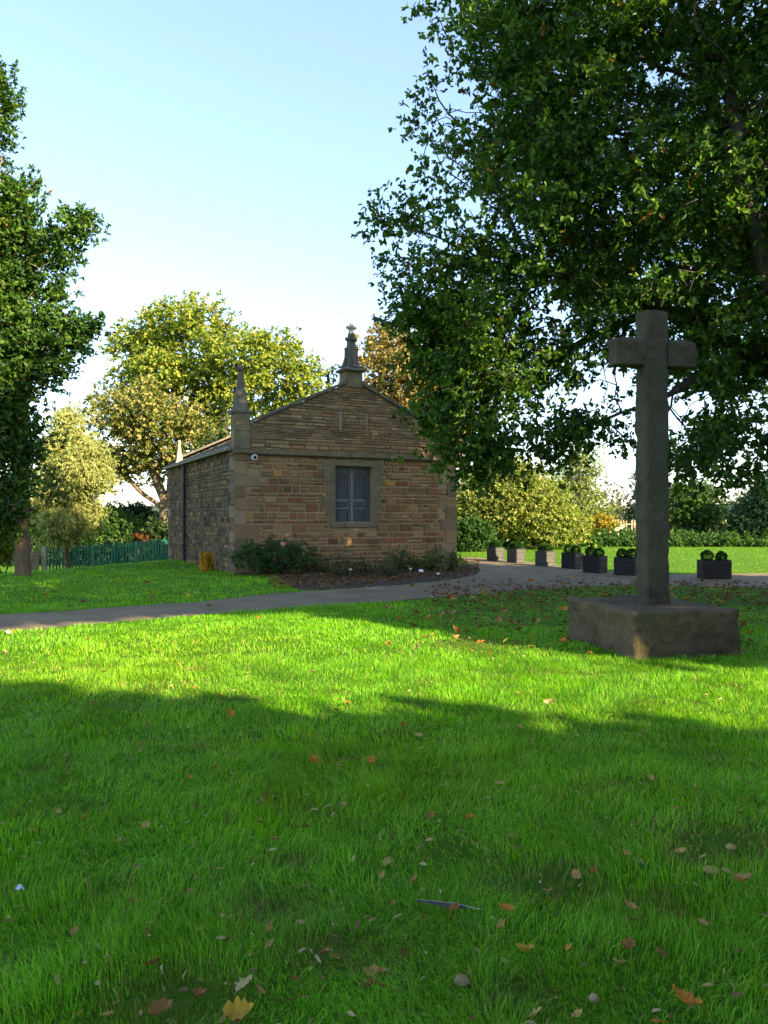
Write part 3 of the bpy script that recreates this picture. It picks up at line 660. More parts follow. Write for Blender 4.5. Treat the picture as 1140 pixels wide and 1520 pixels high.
while z < ST_Z - 0.05:
    h = rq.uniform(0.26, 0.42); h = ST_Z - z if ST_Z - z - h < 0.15 else h; QR.append((BW - (0.36, 0.6)[k % 2] + rq.uniform(-.05, .05), BW, z, z + h)); z += h; k += 1
skips = SUR + [LINT, SILL, (WX0, WX1, WZ0 - 0.02, WZ1)] + QF + QR
fw = MB()
front = lambda x, z, d: (x, -d, z)
stone_mesh(fw, stones(BW, -0.05, ST_Z, (0.085, 0.25), (0.14, 0.5), 1, skips, None, 0.45), front, F_COLS, F_W, 2, gap=0.013, dep=(0.012, 0.045), jit=0.02)
stone_mesh(fw, stones(BW, ST_Z + 0.12, 5.4, (0.04, 0.115), (0.15, 0.6), 3, [(3.0, 3.09, 3.95, 4.5), (3.82, 3.91, 3.95, 4.5)], lambda zt: ((max(0.44, (zt - 3.83) / SL + 0.02)), BW - max(0.44, (zt - 3.83) / SL + 0.02)), 0.0),
           front, [(0.235, 0.16, 0.077), (0.20, 0.13, 0.06), (0.25, 0.14, 0.064), (0.165, 0.112, 0.056), (0.29, 0.21, 0.105)], [4, 4, 3, 2, 2], 4, gap=0.006, dep=(0.006, 0.032), jit=0.012)
stone_mesh(fw, QF + QR, front, [(0.205, 0.143, 0.075), (0.17, 0.12, 0.064), (0.215, 0.163, 0.092), (0.13, 0.09, 0.05)], [3, 2, 2, 1], 5, gap=0.006, dep=(0.022, 0.032), jit=0.003)
stone_mesh(fw, [(3.0, 3.09, 3.95, 4.5), (3.82, 3.91, 3.95, 4.5)], front, [(0.27, 0.21, 0.14)], [1], 6, gap=0.005, dep=(0.015, 0.02))
front_wall = fw.build('front_wall', M_rubble, CH)
mw = MB()   # the mortar the stones sit in, with the window opening
def quad(m, p): m.add(p, [(0, 1, 2, 3)])
quad(mw, [(0, 0, -0.1), (WX0, 0, -0.1), (WX0, 0, ST_Z), (0, 0, ST_Z)]); quad(mw, [(WX1, 0, -0.1), (BW, 0, -0.1), (BW, 0, ST_Z), (WX1, 0, ST_Z)])
quad(mw, [(WX0, 0, -0.1), (WX1, 0, -0.1), (WX1, 0, WZ0), (WX0, 0, WZ0)]); quad(mw, [(WX0, 0, WZ1), (WX1, 0, WZ1), (WX1, 0, ST_Z), (WX0, 0, ST_Z)])
mg = MB(); mg.add([(0, 0, ST_Z), (BW, 0, ST_Z), (BW, 0, gable_z(BW)), (BW / 2, 0, gable_z(BW / 2)), (0, 0, gable_z(0))], [(0, 1, 2, 3, 4)]); mg.build('mortar', M_mortar_side, front_wall)
T_ = 0.36
mw.add([(0, T_, 3.0), (BW, T_, 3.0), (BW, T_, gable_z(BW)), (BW / 2, T_, gable_z(BW / 2)), (0, T_, gable_z(0))], [(4, 3, 2, 1, 0)])
quad(mw, [(0, T_, 3.0), (0, 0, ST_Z), (0, 0, gable_z(0)), (0, T_, gable_z(0))]); quad(mw, [(BW, 0, 3.0), (BW, T_, 3.0), (BW, T_, gable_z(BW)), (BW, 0, gable_z(BW))])
rv = 0.30   # reveals
quad(mw, [(WX0, 0, WZ0), (WX0, rv, WZ0), (WX0, rv, WZ1), (WX0, 0, WZ1)]); quad(mw, [(WX1, rv, WZ0), (WX1, 0, WZ0), (WX1, 0, WZ1), (WX1, rv, WZ1)])
quad(mw, [(WX0, rv, WZ1), (WX1, rv, WZ1), (WX1, 0, WZ1), (WX0, 0, WZ1)]); quad(mw, [(WX0, 0, WZ0), (WX1, 0, WZ0), (WX1, rv, WZ0), (WX0, rv, WZ0)])
mw.build('mortar', M_mortar, front_wall)
# side and back walls
EZ = 3.33
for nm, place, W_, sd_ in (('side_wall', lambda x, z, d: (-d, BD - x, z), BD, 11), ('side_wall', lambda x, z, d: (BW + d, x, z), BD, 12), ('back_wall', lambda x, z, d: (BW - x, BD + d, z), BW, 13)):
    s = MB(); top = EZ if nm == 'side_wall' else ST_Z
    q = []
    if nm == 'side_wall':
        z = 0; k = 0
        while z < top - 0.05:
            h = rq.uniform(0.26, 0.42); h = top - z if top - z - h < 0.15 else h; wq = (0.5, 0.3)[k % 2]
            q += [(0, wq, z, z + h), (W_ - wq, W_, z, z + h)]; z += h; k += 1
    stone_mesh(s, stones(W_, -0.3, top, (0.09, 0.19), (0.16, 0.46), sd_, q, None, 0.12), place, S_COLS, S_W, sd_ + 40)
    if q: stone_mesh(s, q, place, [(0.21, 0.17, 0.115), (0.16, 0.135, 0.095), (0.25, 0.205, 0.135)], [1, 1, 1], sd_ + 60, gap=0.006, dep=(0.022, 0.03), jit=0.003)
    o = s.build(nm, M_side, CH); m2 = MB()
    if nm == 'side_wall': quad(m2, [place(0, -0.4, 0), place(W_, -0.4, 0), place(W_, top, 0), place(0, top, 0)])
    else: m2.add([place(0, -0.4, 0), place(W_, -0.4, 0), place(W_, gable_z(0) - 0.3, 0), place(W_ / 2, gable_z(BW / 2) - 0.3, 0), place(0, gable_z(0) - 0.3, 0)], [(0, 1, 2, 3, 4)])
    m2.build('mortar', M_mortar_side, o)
# roof with rows of slates
rf = MB(); pitch = math.atan(SL); nrow = 14
for sgn in (0, 1):
    for r_ in range(nrow):
        u0 = -0.20 + (BW / 2 + 0.20) * r_ / nrow; u1 = -0.20 + (BW / 2 + 0.20) * (r_ + 1) / nrow + 0.03; yy = 0.37; rr = random.Random(r_ + 50 * sgn)
        if r_ == nrow - 1: u1 = BW / 2
        while yy < BD - 0.3:
            w_ = min(rr.uniform(0.22, 0.42), BD - 0.28 - yy); dz = rr.uniform(0, 0.012)
            za, zb = 3.40 + SL * u0 + 0.035 + dz, 3.40 + SL * u1 + 0.01 + dz
            X = (lambda u: u) if sgn == 0 else (lambda u: BW - u)
            p = [(X(u0), yy, za - 0.03), (X(u0), yy + w_ - 0.008, za - 0.03), (X(u1), yy + w_ - 0.008, zb - 0.03), (X(u1), yy, zb - 0.03)]
            p += [(a_, b_, c_ + 0.03) for a_, b_, c_ in p]
            rf.hexa(p if sgn else [p[1], p[0], p[3], p[2], p[5], p[4], p[7], p[6]]); yy += w_
rf.build('roof', M_tile, CH)
def coping(name, y0, y1, dz):
    c = MB()
    for sgn in (0, 1):
        X = (lambda u: u) if sgn == 0 else (lambda u: BW - u)
        n = 5; ua, ub = 0.40, BW / 2 - 0.24
        for k_ in range(n):
            a_ = ua + (ub - ua) * k_ / n + 0.004; b_ = ua + (ub - ua) * (k_ + 1) / n - 0.004; j_ = random.uniform(0, .012)
            za, zb = 3.83 + SL * a_ + dz + j_, 3.83 + SL * b_ + dz + j_
            p = [(X(a_), y0, za), (X(a_), y1, za), (X(b_), y1, zb), (X(b_), y0, zb)]; p += [(q[0], q[1], q[2] + 0.085) for q in p]
            c.hexa(p if sgn else [p[1], p[0], p[3], p[2], p[5], p[4], p[7], p[6]])
    return c.build(name, M_spire, CH, bevel=0.01)
coping('gable_coping', -0.07, T_ + 0.05, 0.0); coping('gable_coping', BD - 0.36, BD + 0.05, -0.3)
# string course, dressed window surround
s = MB(); x = -0.05; rs = random.Random(9)
while x < BW + 0.03:
    w_ = min(rs.uniform(0.5, 0.9), BW + 0.05 - x); s.bbox(x + 0.003, x + w_ - 0.003, -0.085 + rs.uniform(-.006, .006), 0.02, ST_Z, ST_Z + 0.12, 0.012); x += w_
s.build('string_course', M_dressed, CH)
WN = MB()
for a_, b_, c_, d_ in SUR: WN.bbox(a_ + 0.003, b_, -0.030 + rs.uniform(0, .008), rv - 0.02, c_ + 0.004, d_ - 0.002, 0.006)
WN.bbox(*LINT[:2], -0.036, rv - 0.02, LINT[2], LINT[3], 0.008)
win = WN.build('window', M_dressed, CH)
s = MB(); s.bbox(SILL[0], SILL[1], -0.06, rv - 0.02, SILL[2], SILL[3], 0.012); s.build('sill', M_dressed, win)
s = MB(); y0 = 0.20
s.box(WX0 + 0.005, WX1 - 0.005, y0, y0 + 0.012, WZ0 + 0.0, WZ1 - 0.005); s.build('pane', M_pane, win)
s = MB(); mid = (WX0 + WX1) / 2; pb = MB()
pb.bbox(mid - 0.016, mid + 0.016, y0 - 0.05, y0 - 0.002, WZ0, WZ1 - 0.06, 0.004)
for a_, b_ in ((WX0 + 0.003, WX0 + 0.05), (WX1 - 0.16, WX1 - 0.003), (mid - 0.10, mid - 0.018), (mid + 0.018, mid + 0.07)):
    s.bbox(a_, b_, y0 - 0.03, y0 - 0.003, WZ0, WZ1 - 0.06, 0.004)
for x0, x1 in ((WX0 + 0.05, mid - 0.10), (mid + 0.07, WX1 - 0.16)):
    pb.bbox(x0 + .002, x1 - .002, y0 - 0.028, y0 - 0.004, 1.975, 2.005, 0.003)
    xa, xb = x0 + 0.03, x1 - 0.02
    pb.bbox(xa, xb, y0 - 0.034, y0 - 0.004, 1.735, 1.757, 0.003); pb.bbox(xa, xb, y0 - 0.034, y0 - 0.004, 1.93, 1.945, 0.003)
    pb.bbox(xb - .016, xb, y0 - 0.033, y0 - 0.004, 1.758, 1.929, 0.003); pb.bbox(xa, xa + .012, y0 - 0.033, y0 - 0.004, 1.758, 1.929, 0.003)
    for k_ in range(1, 4): xb = x0 + (x1 - x0) * k_ / 4; s.box(xb - 0.004, xb + 0.004, y0 - 0.014, y0 - 0.003, WZ0, WZ1 - 0.08)
    n_ = 6
    for k_ in range(n_):          # cusped heads of the two lights
        u0_, u1_ = k_ / n_, (k_ + 1) / n_; zz = lambda u: 2.58 + 0.22 * math.sin(math.pi * u) ** 0.7
        p = [(x0 + (x1 - x0) * u0_, zz(u0_)), (x0 + (x1 - x0) * u1_, zz(u1_))]
        s.hexa([(p[0][0], y0 - 0.02, p[0][1]), (p[1][0], y0 - 0.02, p[1][1]), (p[1][0], y0 - 0.004, p[1][1]), (p[0][0], y0 - 0.004, p[0][1]),
                (p[0][0], y0 - 0.02, WZ1 - 0.07), (p[1][0], y0 - 0.02, WZ1 - 0.07), (p[1][0], y0 - 0.004, WZ1 - 0.07), (p[0][0], y0 - 0.004, WZ1 - 0.07)])
pb.build('glazing_bar', M_bar, win)
s.box(WX0 + .003, WX1 - .003, y0 - 0.06, y0 - 0.003, WZ1 - 0.059, WZ1 - 0.004)
s.build('frame', M_frame, win)
# corner pinnacles
def pinnacle(t, d, zb, zp, sc=1.0, mat=M_spire, pier=True):
    p = MB()
    if pier:
        p.bbox(t - 0.21, t + 0.21, d - 0.24, d + 0.20, zb, zb + (zp - zb) * 0.5 - 0.003, 0.01); p.bbox(t - 0.21, t + 0.21, d - 0.24, d + 0.20, zb + (zp - zb) * 0.5 + .003, zp, 0.01)
        o = p.build('pinnacle', M_dressed, CH); q = MB()
    else: o = None; q = p
    q.bbox(t - 0.26 * sc, t + 0.26 * sc, d - 0.26 * sc, d + 0.26 * sc, zp, zp + 0.09 * sc, 0.02)
    z1 = zp + 0.09 * sc
    q.sqlathe(t, d, [(0.215 * sc, z1), (0.17 * sc, z1 + 0.13 * sc), (0.135 * sc, z1 + 0.32 * sc), (0.125 * sc, z1 + 0.52 * sc), (0.115 * sc, z1 + 0.54 * sc), (0.10 * sc, z1 + 0.56 * sc), (0.045 * sc, z1 + 1.06 * sc)])
    q.lathe(t, d, [(0.045 * sc, z1 + 1.05 * sc), (0.085 * sc, z1 + 1.09 * sc), (0.10 * sc, z1 + 1.14 * sc), (0.075 * sc, z1 + 1.2 * sc), (0.02 * sc, z1 + 1.24 * sc)], 10)
    o2 = q.build('spire' if pier else 'pinnacle', mat, o or CH)
    return o
pinnacle(0.21, 0.215, ST_Z + 0.13, 4.27); pinnacle(BW - 0.21, 0.215, ST_Z + 0.13, 4.27)
pinnacle(0.32, BD - 0.42, 3.2, 3.42, 0.72, M_sunlit, False); pinnacle(BW - 0.32, BD - 0.42, 3.2, 3.42, 0.72, M_sunlit, False)
# gable finial
ap = BW / 2; zz = 5.24
f = MB(); f.bbox(ap - 0.27, ap + 0.27, -0.045, T_ + 0.05, zz - 0.02, 5.66, 0.012); fin = f.build('finial', M_dressed, CH)
f = MB(); cyy = 0.16
f.bbox(ap - 0.35, ap + 0.35, cyy - 0.33, cyy + 0.33, 5.66, 5.75, 0.025)
f.sqlathe(ap, cyy, [(0.19, 5.75), (0.155, 5.95), (0.13, 6.15), (0.115, 6.35), (0.095, 6.55), (0.085, 6.72), (0.075, 6.78)])
for sx, sy in ((1, 0), (-1, 0), (0, 1), (0, -1)):      # crockets and scrolls
    P_ = lambda r, z_: (ap + sx * r, cyy + sy * r, z_)
    f.tube([P_(0.31, 5.76), P_(0.24, 5.86), P_(0.17, 6.06), P_(0.15, 6.26), P_(0.19, 6.36)], [0.05, 0.045, 0.05, 0.06, 0.035], 7)
    f.tube([P_(0.06, 6.56), P_(0.13, 6.60), P_(0.165, 6.63)], [0.05, 0.055, 0.04], 7); f.tube([P_(0.15, 6.58), P_(0.16, 6.66)], [0.045, 0.035], 7)
f.build('carved_stem', M_spire, fin, bevel=0.008)
f = MB(); f.lathe(ap, cyy, [(0.10, 6.76), (0.10, 6.80), (0.075, 6.82), (0.08, 6.88), (0.10, 6.93), (0.10, 6.98), (0.055, 7.03), (0.035, 7.10), (0.012, 7.17)], 8)
for sx, sy in ((1, 0), (-1, 0), (0, 1), (0, -1)):
    f.tube([(ap + sx * .06, cyy + sy * .06, 6.93), (ap + sx * .15, cyy + sy * .15, 6.965)], [0.05, 0.045], 7)
f.build('tip', M_sunlit, fin, bevel=0.006)
# gutter, downpipe, conduit
g = MB(); g.bbox(-0.20, -0.055, 0.1, BD + 0.1, 3.27, 3.375, 0.02); g.bbox(BW + 0.055, BW + 0.20, 0.1, BD + 0.1, 3.27, 3.375, 0.02); g.build('gutter', M_gutter, CH)
g = MB(); g.tube([(-0.13, 6.0, 3.28), (-0.11, 6.0, 3.1), (-0.11, 6.0, -0.2)], 0.055, 8)
for z_ in (0.5, 1.5, 2.5): g.box(-0.18, -0.03, 5.92, 6.08, z_, z_ + 0.05)
g.build('downpipe', M_iron, CH)
g = MB(); g.tube([(0.30, -0.10, ST_Z - 0.03), (1.6, -0.075, ST_Z - 0.035), (3.6, -0.07, ST_Z - 0.028), (6.8, -0.07, ST_Z - 0.034)], 0.014, 6); g.build('cable', M_iron, CH)
# security camera under the string course
cx_, cy_ = bpt(0.52, -0.12)
sc_ = empty('security_camera', (cx_, cy_, 3.10), TH, 'white dome security camera below the ledge at the chapel left corner', 'camera')
s = MB(); s.tube([(0, 0.10, 0), (0, 0.02, 0), (0, 0.0, 0)], [0.085, 0.085, 0.07], 16); s.build('housing', M_white, sc_, smooth=False)
s = MB(); s.tube([(0, 0.0, 0), (0, -0.03, 0), (0, -0.045, 0)], [0.05, 0.042, 0.02], 14); s.build('lens', M_black, sc_, smooth=True)
px_, py_ = bpt(0.05, -0.06)

# ------------------------------------------------------------------ stone cross on its block
bx, by = G(940, 980); RC = R(13)
e1 = np.array([math.cos(RC), math.sin(RC)]); e2 = np.array([-math.sin(RC), math.cos(RC)])
cc = np.array([bx, by]) + e1 * 0.655 + e2 * 0.66
CR = empty('stone_cross', (cc[0], cc[1], 0), RC, 'tall weathered stone cross on a rough stone block under the oak', 'cross')
def rough(obj, strength, size, levels=4, seed=0):
    sb = obj.modifiers.new('subdivide', 'SUBSURF'); sb.subdivision_type = 'SIMPLE'; sb.levels = levels; sb.render_levels = levels
    t = bpy.data.textures.new('wear', 'CLOUDS'); t.noise_scale = size; t.noise_depth = 4
    dm = obj.modifiers.new('wear', 'DISPLACE'); dm.texture = t; dm.strength = strength; dm.mid_level = 0.5; dm.texture_coords = 'GLOBAL'
s = MB(); s.v = []
import bmesh
def block_mesh(cuts, fn):
    """closed box surface with a grid on each face, every point moved by fn"""
    bm = bmesh.new(); bmesh.ops.create_cube(bm, size=2.0); bmesh.ops.subdivide_edges(bm, edges=bm.edges[:], cuts=cuts, use_grid_fill=True)
    for v in bm.verts: v.co = fn(v.co)
    me = bpy.data.meshes.new('block'); bm.to_mesh(me); bm.free()
    for p in me.polygons: p.use_smooth = True
    return me
n3 = [Noise(s_) for s_ in (81, 82, 83, 84)]
def wear(p, amp, sc):
    return (n3[0](p[0] * sc + p[2] * sc * 1.7, p[1] * sc + 13) + 0.5 * n3[1](p[0] * sc * 2.7 + 5, p[1] * sc * 2.3 + p[2] * sc * 2.9) + 0.3 * n3[2](p[2] * sc * 6, p[0] * sc * 5 + p[1] * sc * 6) - 0.9) * amp
def softbox(v, hx, hy, z0, z1, rad, amp, sc):
    hz = (z1 - z0) / 2; q = Vector((v.x * hx, v.y * hy, v.z * hz)); c = Vector((max(-hx + rad, min(hx - rad, q.x)), max(-hy + rad, min(hy - rad, q.y)), max(-hz + rad, min(hz - rad, q.z))))
    d = q - c
    if d.length > 1e-6: q = c + d.normalized() * min(d.length, rad)
    n = d.normalized() if d.length > 1e-6 else Vector((0, 0, 0))
    q.z += (z0 + z1) / 2
    return q + n * wear(q + Vector((7, 3, 1)), amp, sc)
def base_fn(v):
    q = softbox(v, 0.655, 0.75, -0.12, 0.51, 0.02, 0.06, 3.6); q.y += 0.09
    if q.x < -0.6: q.x += 0.045 * max(0, n3[3](q.y * 4, q.z * 5) - 0.4)
    return q
me = block_mesh(26, base_fn); me.materials.append(M_plinth); link_mesh('base', me, CR)
def shaft_fn(v):
    q = softbox(v, 1, 1, 0.44, 3.95, 0.02, 0.0, 1); z_ = q.z; tp = 1.0 - 0.06 * (z_ - 0.5) / 3.4
    q = Vector((v.x * 0.158 * tp, v.y * 0.125 * tp, z_)); ch_ = 0.022
    ax, ay = abs(q.x) - (0.158 * tp - ch_), abs(q.y) - (0.125 * tp - ch_)
    if ax > 0 and ay > 0:
        k_ = (ax + ay) - ch_
        if k_ > 0: q.x -= math.copysign(k_ / 2, q.x); q.y -= math.copysign(k_ / 2, q.y)
    if z_ > 3.85: q.z -= 0.35 * (abs(q.x) ** 2 + abs(q.y) ** 2) / 0.08 * 0.12
    d = Vector((q.x, q.y, 0)).normalized() if q.length > 0 else Vector((0, 0, 0))
    if z_ < 0.62: q += d * 0.012 * (0.62 - z_) / 0.1
    return q + d * wear(q, 0.03, 4.5)
bm = bmesh.new(); bmesh.ops.create_cube(bm, size=2.0)
bmesh.ops.subdivide_edges(bm, edges=[e for e in bm.edges if abs(e.verts[0].co.z - e.verts[1].co.z) > 1], cuts=90, use_grid_fill=True)
bmesh.ops.subdivide_edges(bm, edges=[e for e in bm.edges if abs(e.verts[0].co.z - e.verts[1].co.z) < 0.01], cuts=9, use_grid_fill=True)
for v in bm.verts: v.co = shaft_fn(v.co)
me = bpy.data.meshes.new('shaft'); bm.to_mesh(me); bm.free(); me.materials.append(M_cross)
link_mesh('shaft', me, CR)
for sgn in (-1, 1):
    def arm_fn(v):
        hx = 0.193; q = softbox(v, hx, 0.112, 3.285, 3.595, 0.018, 0.05, 4.0); q.x += sgn * (0.142 + hx); return q
    me = block_mesh(12, arm_fn); me.materials.append(M_cross); link_mesh('arm', me, CR)

# ------------------------------------------------------------------ planters with clipped box balls
PL = [(737, 833, R(112), 'grey trough planter farthest left beside the chapel corner', 0), (768, 836, R(112), 'grey trough planter, second from the chapel corner', 0), (812, 841, R(113), 'grey trough planter, third from the chapel corner, on the path edge', 0),
      (853, 845, R(116), 'dark trough planter, fourth from the chapel corner, half behind a nearer one', 0), (887, 851, R(118), 'dark trough planter in front of its neighbour, fifth from the chapel corner', 0), (936, 855, R(130), 'dark trough planter partly hidden by the cross shaft', 0),
      (1060, 859, R(3), 'dark trough planter standing alone at the right of the cross', 0)]
def box_ball(parent, loc, r, seed):
    rng = np.random.default_rng(seed); n = 900; u = rng.normal(size=(n, 3)); u /= np.linalg.norm(u, axis=1, keepdims=True)
    rr = r * (0.72 + 0.28 * rng.random(n) ** 0.5) * (1 + 0.10 * np.sin(u[:, 0] * 5 + seed) * np.cos(u[:, 2] * 4 + u[:, 1] * 3)); P = u * rr[:, None] + np.array(loc)
    return P, u + rng.normal(size=(n, 3)) * 0.6, rng.normal(size=(n, 3)), np.full(n, 0.035), np.full(n, 0.025), palette([(0.03, 0.085, 0.012), (0.05, 0.12, 0.018), (0.02, 0.05, 0.01)], [3, 2, 2], n, rng)
for k_, (px, py, rz, lab, _) in enumerate(PL):
    x, y = G(px, py)
    if k_ == 6: Lh, Wh = 0.36, 0.16
    else: Lh, Wh = 0.30, 0.165
    if k_ < 6: y += 0.25
    t = empty('planter', (x, y, 0.0), rz, lab, 'planter', 'trough planters along the path edge'); H = 0.45
    s = MB(); th_ = 0.025                                             # hollow tapered trough with ribbed boards
    for a0, a1, b0, b1 in ((-Lh, Lh, -Wh, -Wh + th_), (-Lh, Lh, Wh - th_, Wh), (-Lh, -Lh + th_, -Wh + th_, Wh - th_), (Lh - th_, Lh, -Wh + th_, Wh - th_)):
        for q in range(4): s.bbox(a0, a1, b0, b1, 0.02 + q * 0.106, 0.02 + q * 0.106 + 0.103, 0.005)
    s.bbox(-Lh - .006, Lh + .006, -Wh - .006, -Wh + .03, H - 0.004, H + 0.014, 0.004); s.bbox(-Lh - .006, Lh + .006, Wh - .03, Wh + .006, H - 0.004, H + 0.014, 0.004)
    s.bbox(-Lh - .006, -Lh + .03, -Wh + .031, Wh - .031, H - 0.004, H + 0.014, 0.004); s.bbox(Lh - .03, Lh + .006, -Wh + .031, Wh - .031, H - 0.004, H + 0.014, 0.004)
    for sx in (-1, 1):
        for sy in (-1, 1): s.bbox(sx * (Lh - 0.03) - .03, sx * (Lh - 0.03) + .03, sy * (Wh - 0.03) - .03, sy * (Wh - 0.03) + .03, -0.005, 0.019, .004)
    s.build('trough', M_zinc if k_ < 3 else M_slate, t)
    s = MB(); s.box(-Lh + th_ + .001, Lh - th_ - .001, -Wh + th_ + .001, Wh - th_ - .001, 0.3, H - 0.05); s.build('soil', M_soil, t)
    for sx in (-1, 1):
        r_ = random.uniform(0.12, 0.15); P, D, N, L, W, C = box_ball(t, (sx * Lh * .5, 0, H + r_ * 0.72), r_, k_ * 2 + sx + 5)
        link_mesh('box_ball', leaves_mesh('box_ball', P, D, N, L, W, C, M_leaf), t)

# ------------------------------------------------------------------ fences
def palisade(name, label, p0, p1, h0, h1, pitch, width, mat, posts, seed, cat='fence', pointed=True, gapkeep=1.0):
    p0 = np.array(p0); p1 = np.array(p1); Ld = np.linalg.norm(p1 - p0); ang = math.atan2(*(p1 - p0)[::-1]); rng = random.Random(seed)
    z0 = float(height(*p0)); t = empty(name, (p0[0], p0[1], z0), ang, label, cat)
    gz_ = lambda x: float(height(*(p0 + (p1 - p0) * x / Ld))) - z0
    s = MB(); x = 0
    while x < Ld:
        if rng.random() < gapkeep:
            h = h0 + (h1 - h0) * x / Ld + rng.uniform(-.01, .01); g_ = gz_(x); w_ = width / 2; tl = rng.uniform(-.006, .006)
            s.add([(x - w_, -.012, g_ + .04), (x + w_, -.012, g_ + .04), (x + w_ + tl, -.012, g_ + h - .07), (x + tl, -.012, g_ + h), (x - w_ + tl, -.012, g_ + h - .07),
                   (x - w_, .012, g_ + .04), (x + w_, .012, g_ + .04), (x + w_ + tl, .012, g_ + h - .07), (x + tl, .012, g_ + h), (x - w_ + tl, .012, g_ + h - .07)],
                  [(0, 1, 2, 3, 4), (9, 8, 7, 6, 5), (0, 5, 6, 1), (1, 6, 7, 2), (2, 7, 8, 3), (3, 8, 9, 4), (4, 9, 5, 0)])
        x += pitch
    s.build('palings', mat, t)
    n = 12
    for f_ in (0.22, 0.82):
        s = MB()
        for k in range(n):
            xa, xb = Ld * k / n, Ld * (k + 1) / n; ha = (h0 + (h1 - h0) * k / n) * f_; hb = (h0 + (h1 - h0) * (k + 1) / n) * f_
            s.hexa([(xa, .014, gz_(xa) + ha - .025), (xb, .014, gz_(xb) + hb - .025), (xb, .05, gz_(xb) + hb - .025), (xa, .05, gz_(xa) + ha - .025),
                    (xa, .014, gz_(xa) + ha + .025), (xb, .014, gz_(xb) + hb + .025), (xb, .05, gz_(xb) + hb + .025), (xa, .05, gz_(xa) + ha + .025)])
        s.build('rail', mat, t)
    for k in range(posts + 1):
        x = Ld * k / posts; g_ = gz_(x); s = MB(); s.bbox(x - .05, x + .05, .052, .15, g_ - .2, g_ + (h0 + (h1 - h0) * k / posts) * 0.98, .006); s.build('post', mat, t)
    return t
fy0, fy1 = 31.5, 37.0
palisade('palisade_fence', 'green metal palisade fence across the back of the left lawn', (X_at(69, fy0), fy0), (X_at(262, fy1), fy1), 1.25, 1.30, 0.15, 0.075, M_green, 6, 91)
palisade('wooden_fence', 'pale wooden paling fence behind the ivy at the far right', (X_at(872, 39), 39.0), (X_at(1110, 42), 42.0), 1.30, 1.35, 0.17, 0.07, M_timber_pale, 7, 92, gapkeep=0.93)
# timber gate, concrete post at the left end of the green fence
gx0, gx1, gyy = X_at(44, 30.5), X_at(62, 30.8), 30.6; gz0 = float(height(gx0, gyy))
t = empty('timber_gate', (gx0, gyy, gz0), 0.1, 'brown vertical board gate between the grey trunk and the concrete post', 'gate'); s = MB(); x = 0
while x < gx1 - gx0 - 0.05: s.bbox(x, x + 0.075, -.012, .012, 0.06, 1.12 + random.uniform(-.02, .02), .004); x += 0.085
s.build('boards', M_timber, t)
for z_ in (0.3, 0.85): s = MB(); s.bbox(0, gx1 - gx0 - .05, .014, .05, z_, z_ + .08, .004); s.build('rail', M_timber, t)
s = MB(); cxp = X_at(65, 30.9); s.sqlathe(0, 0, [(.075, -.2), (.075, 1.22), (.04, 1.27)])
tag(s.build('concrete_post', M_concrete, None, (cxp, 30.9, float(height(cxp, 30.9)))), 'pale concrete post at the left end of the green fence', 'post')
sx_ = X_at(43, 29.5); t = empty('notice_post', (sx_, 29.5, float(height(sx_, 29.5))), 0.1, 'thin post with a small grey plate beside the grey trunk', 'post')
s = MB(); s.tube([(0, 0, -.2), (0, 0, 1.1)], .03, 8); s.build('pole', M_iron, t); s = MB(); s.bbox(-.32, .12, -.05, -.03, .95, 1.17, .006); s.build('plate', M_concrete, t)

# far houses
def house(label, px, py_eave, py_ridge, Y, wpx, dep, ang, gable_front):
    x = X_at(px, Y); w_ = wpx / F * Y; ze, zr = Z_at(py_eave, Y), Z_at(py_ridge, Y)
    t = empty('house', (x, Y, 0), ang, label, 'house', 'pale houses beyond the far fence'); s = MB(); a_, d_ = w_ / 2, dep / 2
    if gable_front:
        s.add([(-a_, -d_, 0), (a_, -d_, 0), (a_, -d_, ze), (0, -d_, zr), (-a_, -d_, ze), (-a_, d_, 0), (a_, d_, 0), (a_, d_, ze), (0, d_, zr), (-a_, d_, ze)],
              [(0, 1, 2, 3, 4), (9, 8, 7, 6, 5), (1, 6, 7, 2), (5, 0, 4, 9)]); s.build('wall', M_house, t); r_ = MB()
        for sg in (-1, 1):
            r_.hexa([(sg * (a_ + .2), -d_ - .15, ze - .1), (sg * (a_ + .2), d_ + .15, ze - .1), (0, d_ + .15, zr + .02), (0, -d_ - .15, zr + .02), (sg * (a_ + .2), -d_ - .15, ze), (sg * (a_ + .2), d_ + .15, ze), (0, d_ + .15, zr + .13), (0, -d_ - .15, zr + .13)])
    else:
        s.add([(-a_, -d_, 0), (a_, -d_, 0), (a_, d_, 0), (-a_, d_, 0), (-a_, -d_, ze), (a_, -d_, ze), (a_, d_, ze), (-a_, d_, ze), (-a_, 0, zr), (a_, 0, zr)],
              [(0, 1, 5, 4), (2, 3, 7, 6), (1, 2, 6, 9, 5), (3, 0, 4, 8, 7)]); s.build('wall', M_house, t); r_ = MB()
        for sg in (-1, 1):
            r_.hexa([(-a_ - .2, sg * (d_ + .2), ze - .1), (a_ + .2, sg * (d_ + .2), ze - .1), (a_ + .2, 0, zr + .02), (-a_ - .2, 0, zr + .02), (-a_ - .2, sg * (d_ + .2), ze), (a_ + .2, sg * (d_ + .2), ze), (a_ + .2, 0, zr + .13), (-a_ - .2, 0, zr + .13)])
    r_.build('roof', M_houseroof, t)
house('low pale house with a long grey roof left of the cross shaft', 930, 775, 768, 75, 70, 6, 0.05, False)
house('pale house gable end showing through the trees at the far right', 1078, 776, 750, 80, 44, 9, 0.3, True)
house('pale house half hidden beyond the weeping yellow tree', 128, 778, 768, 80, 40, 6, 0.1, False)

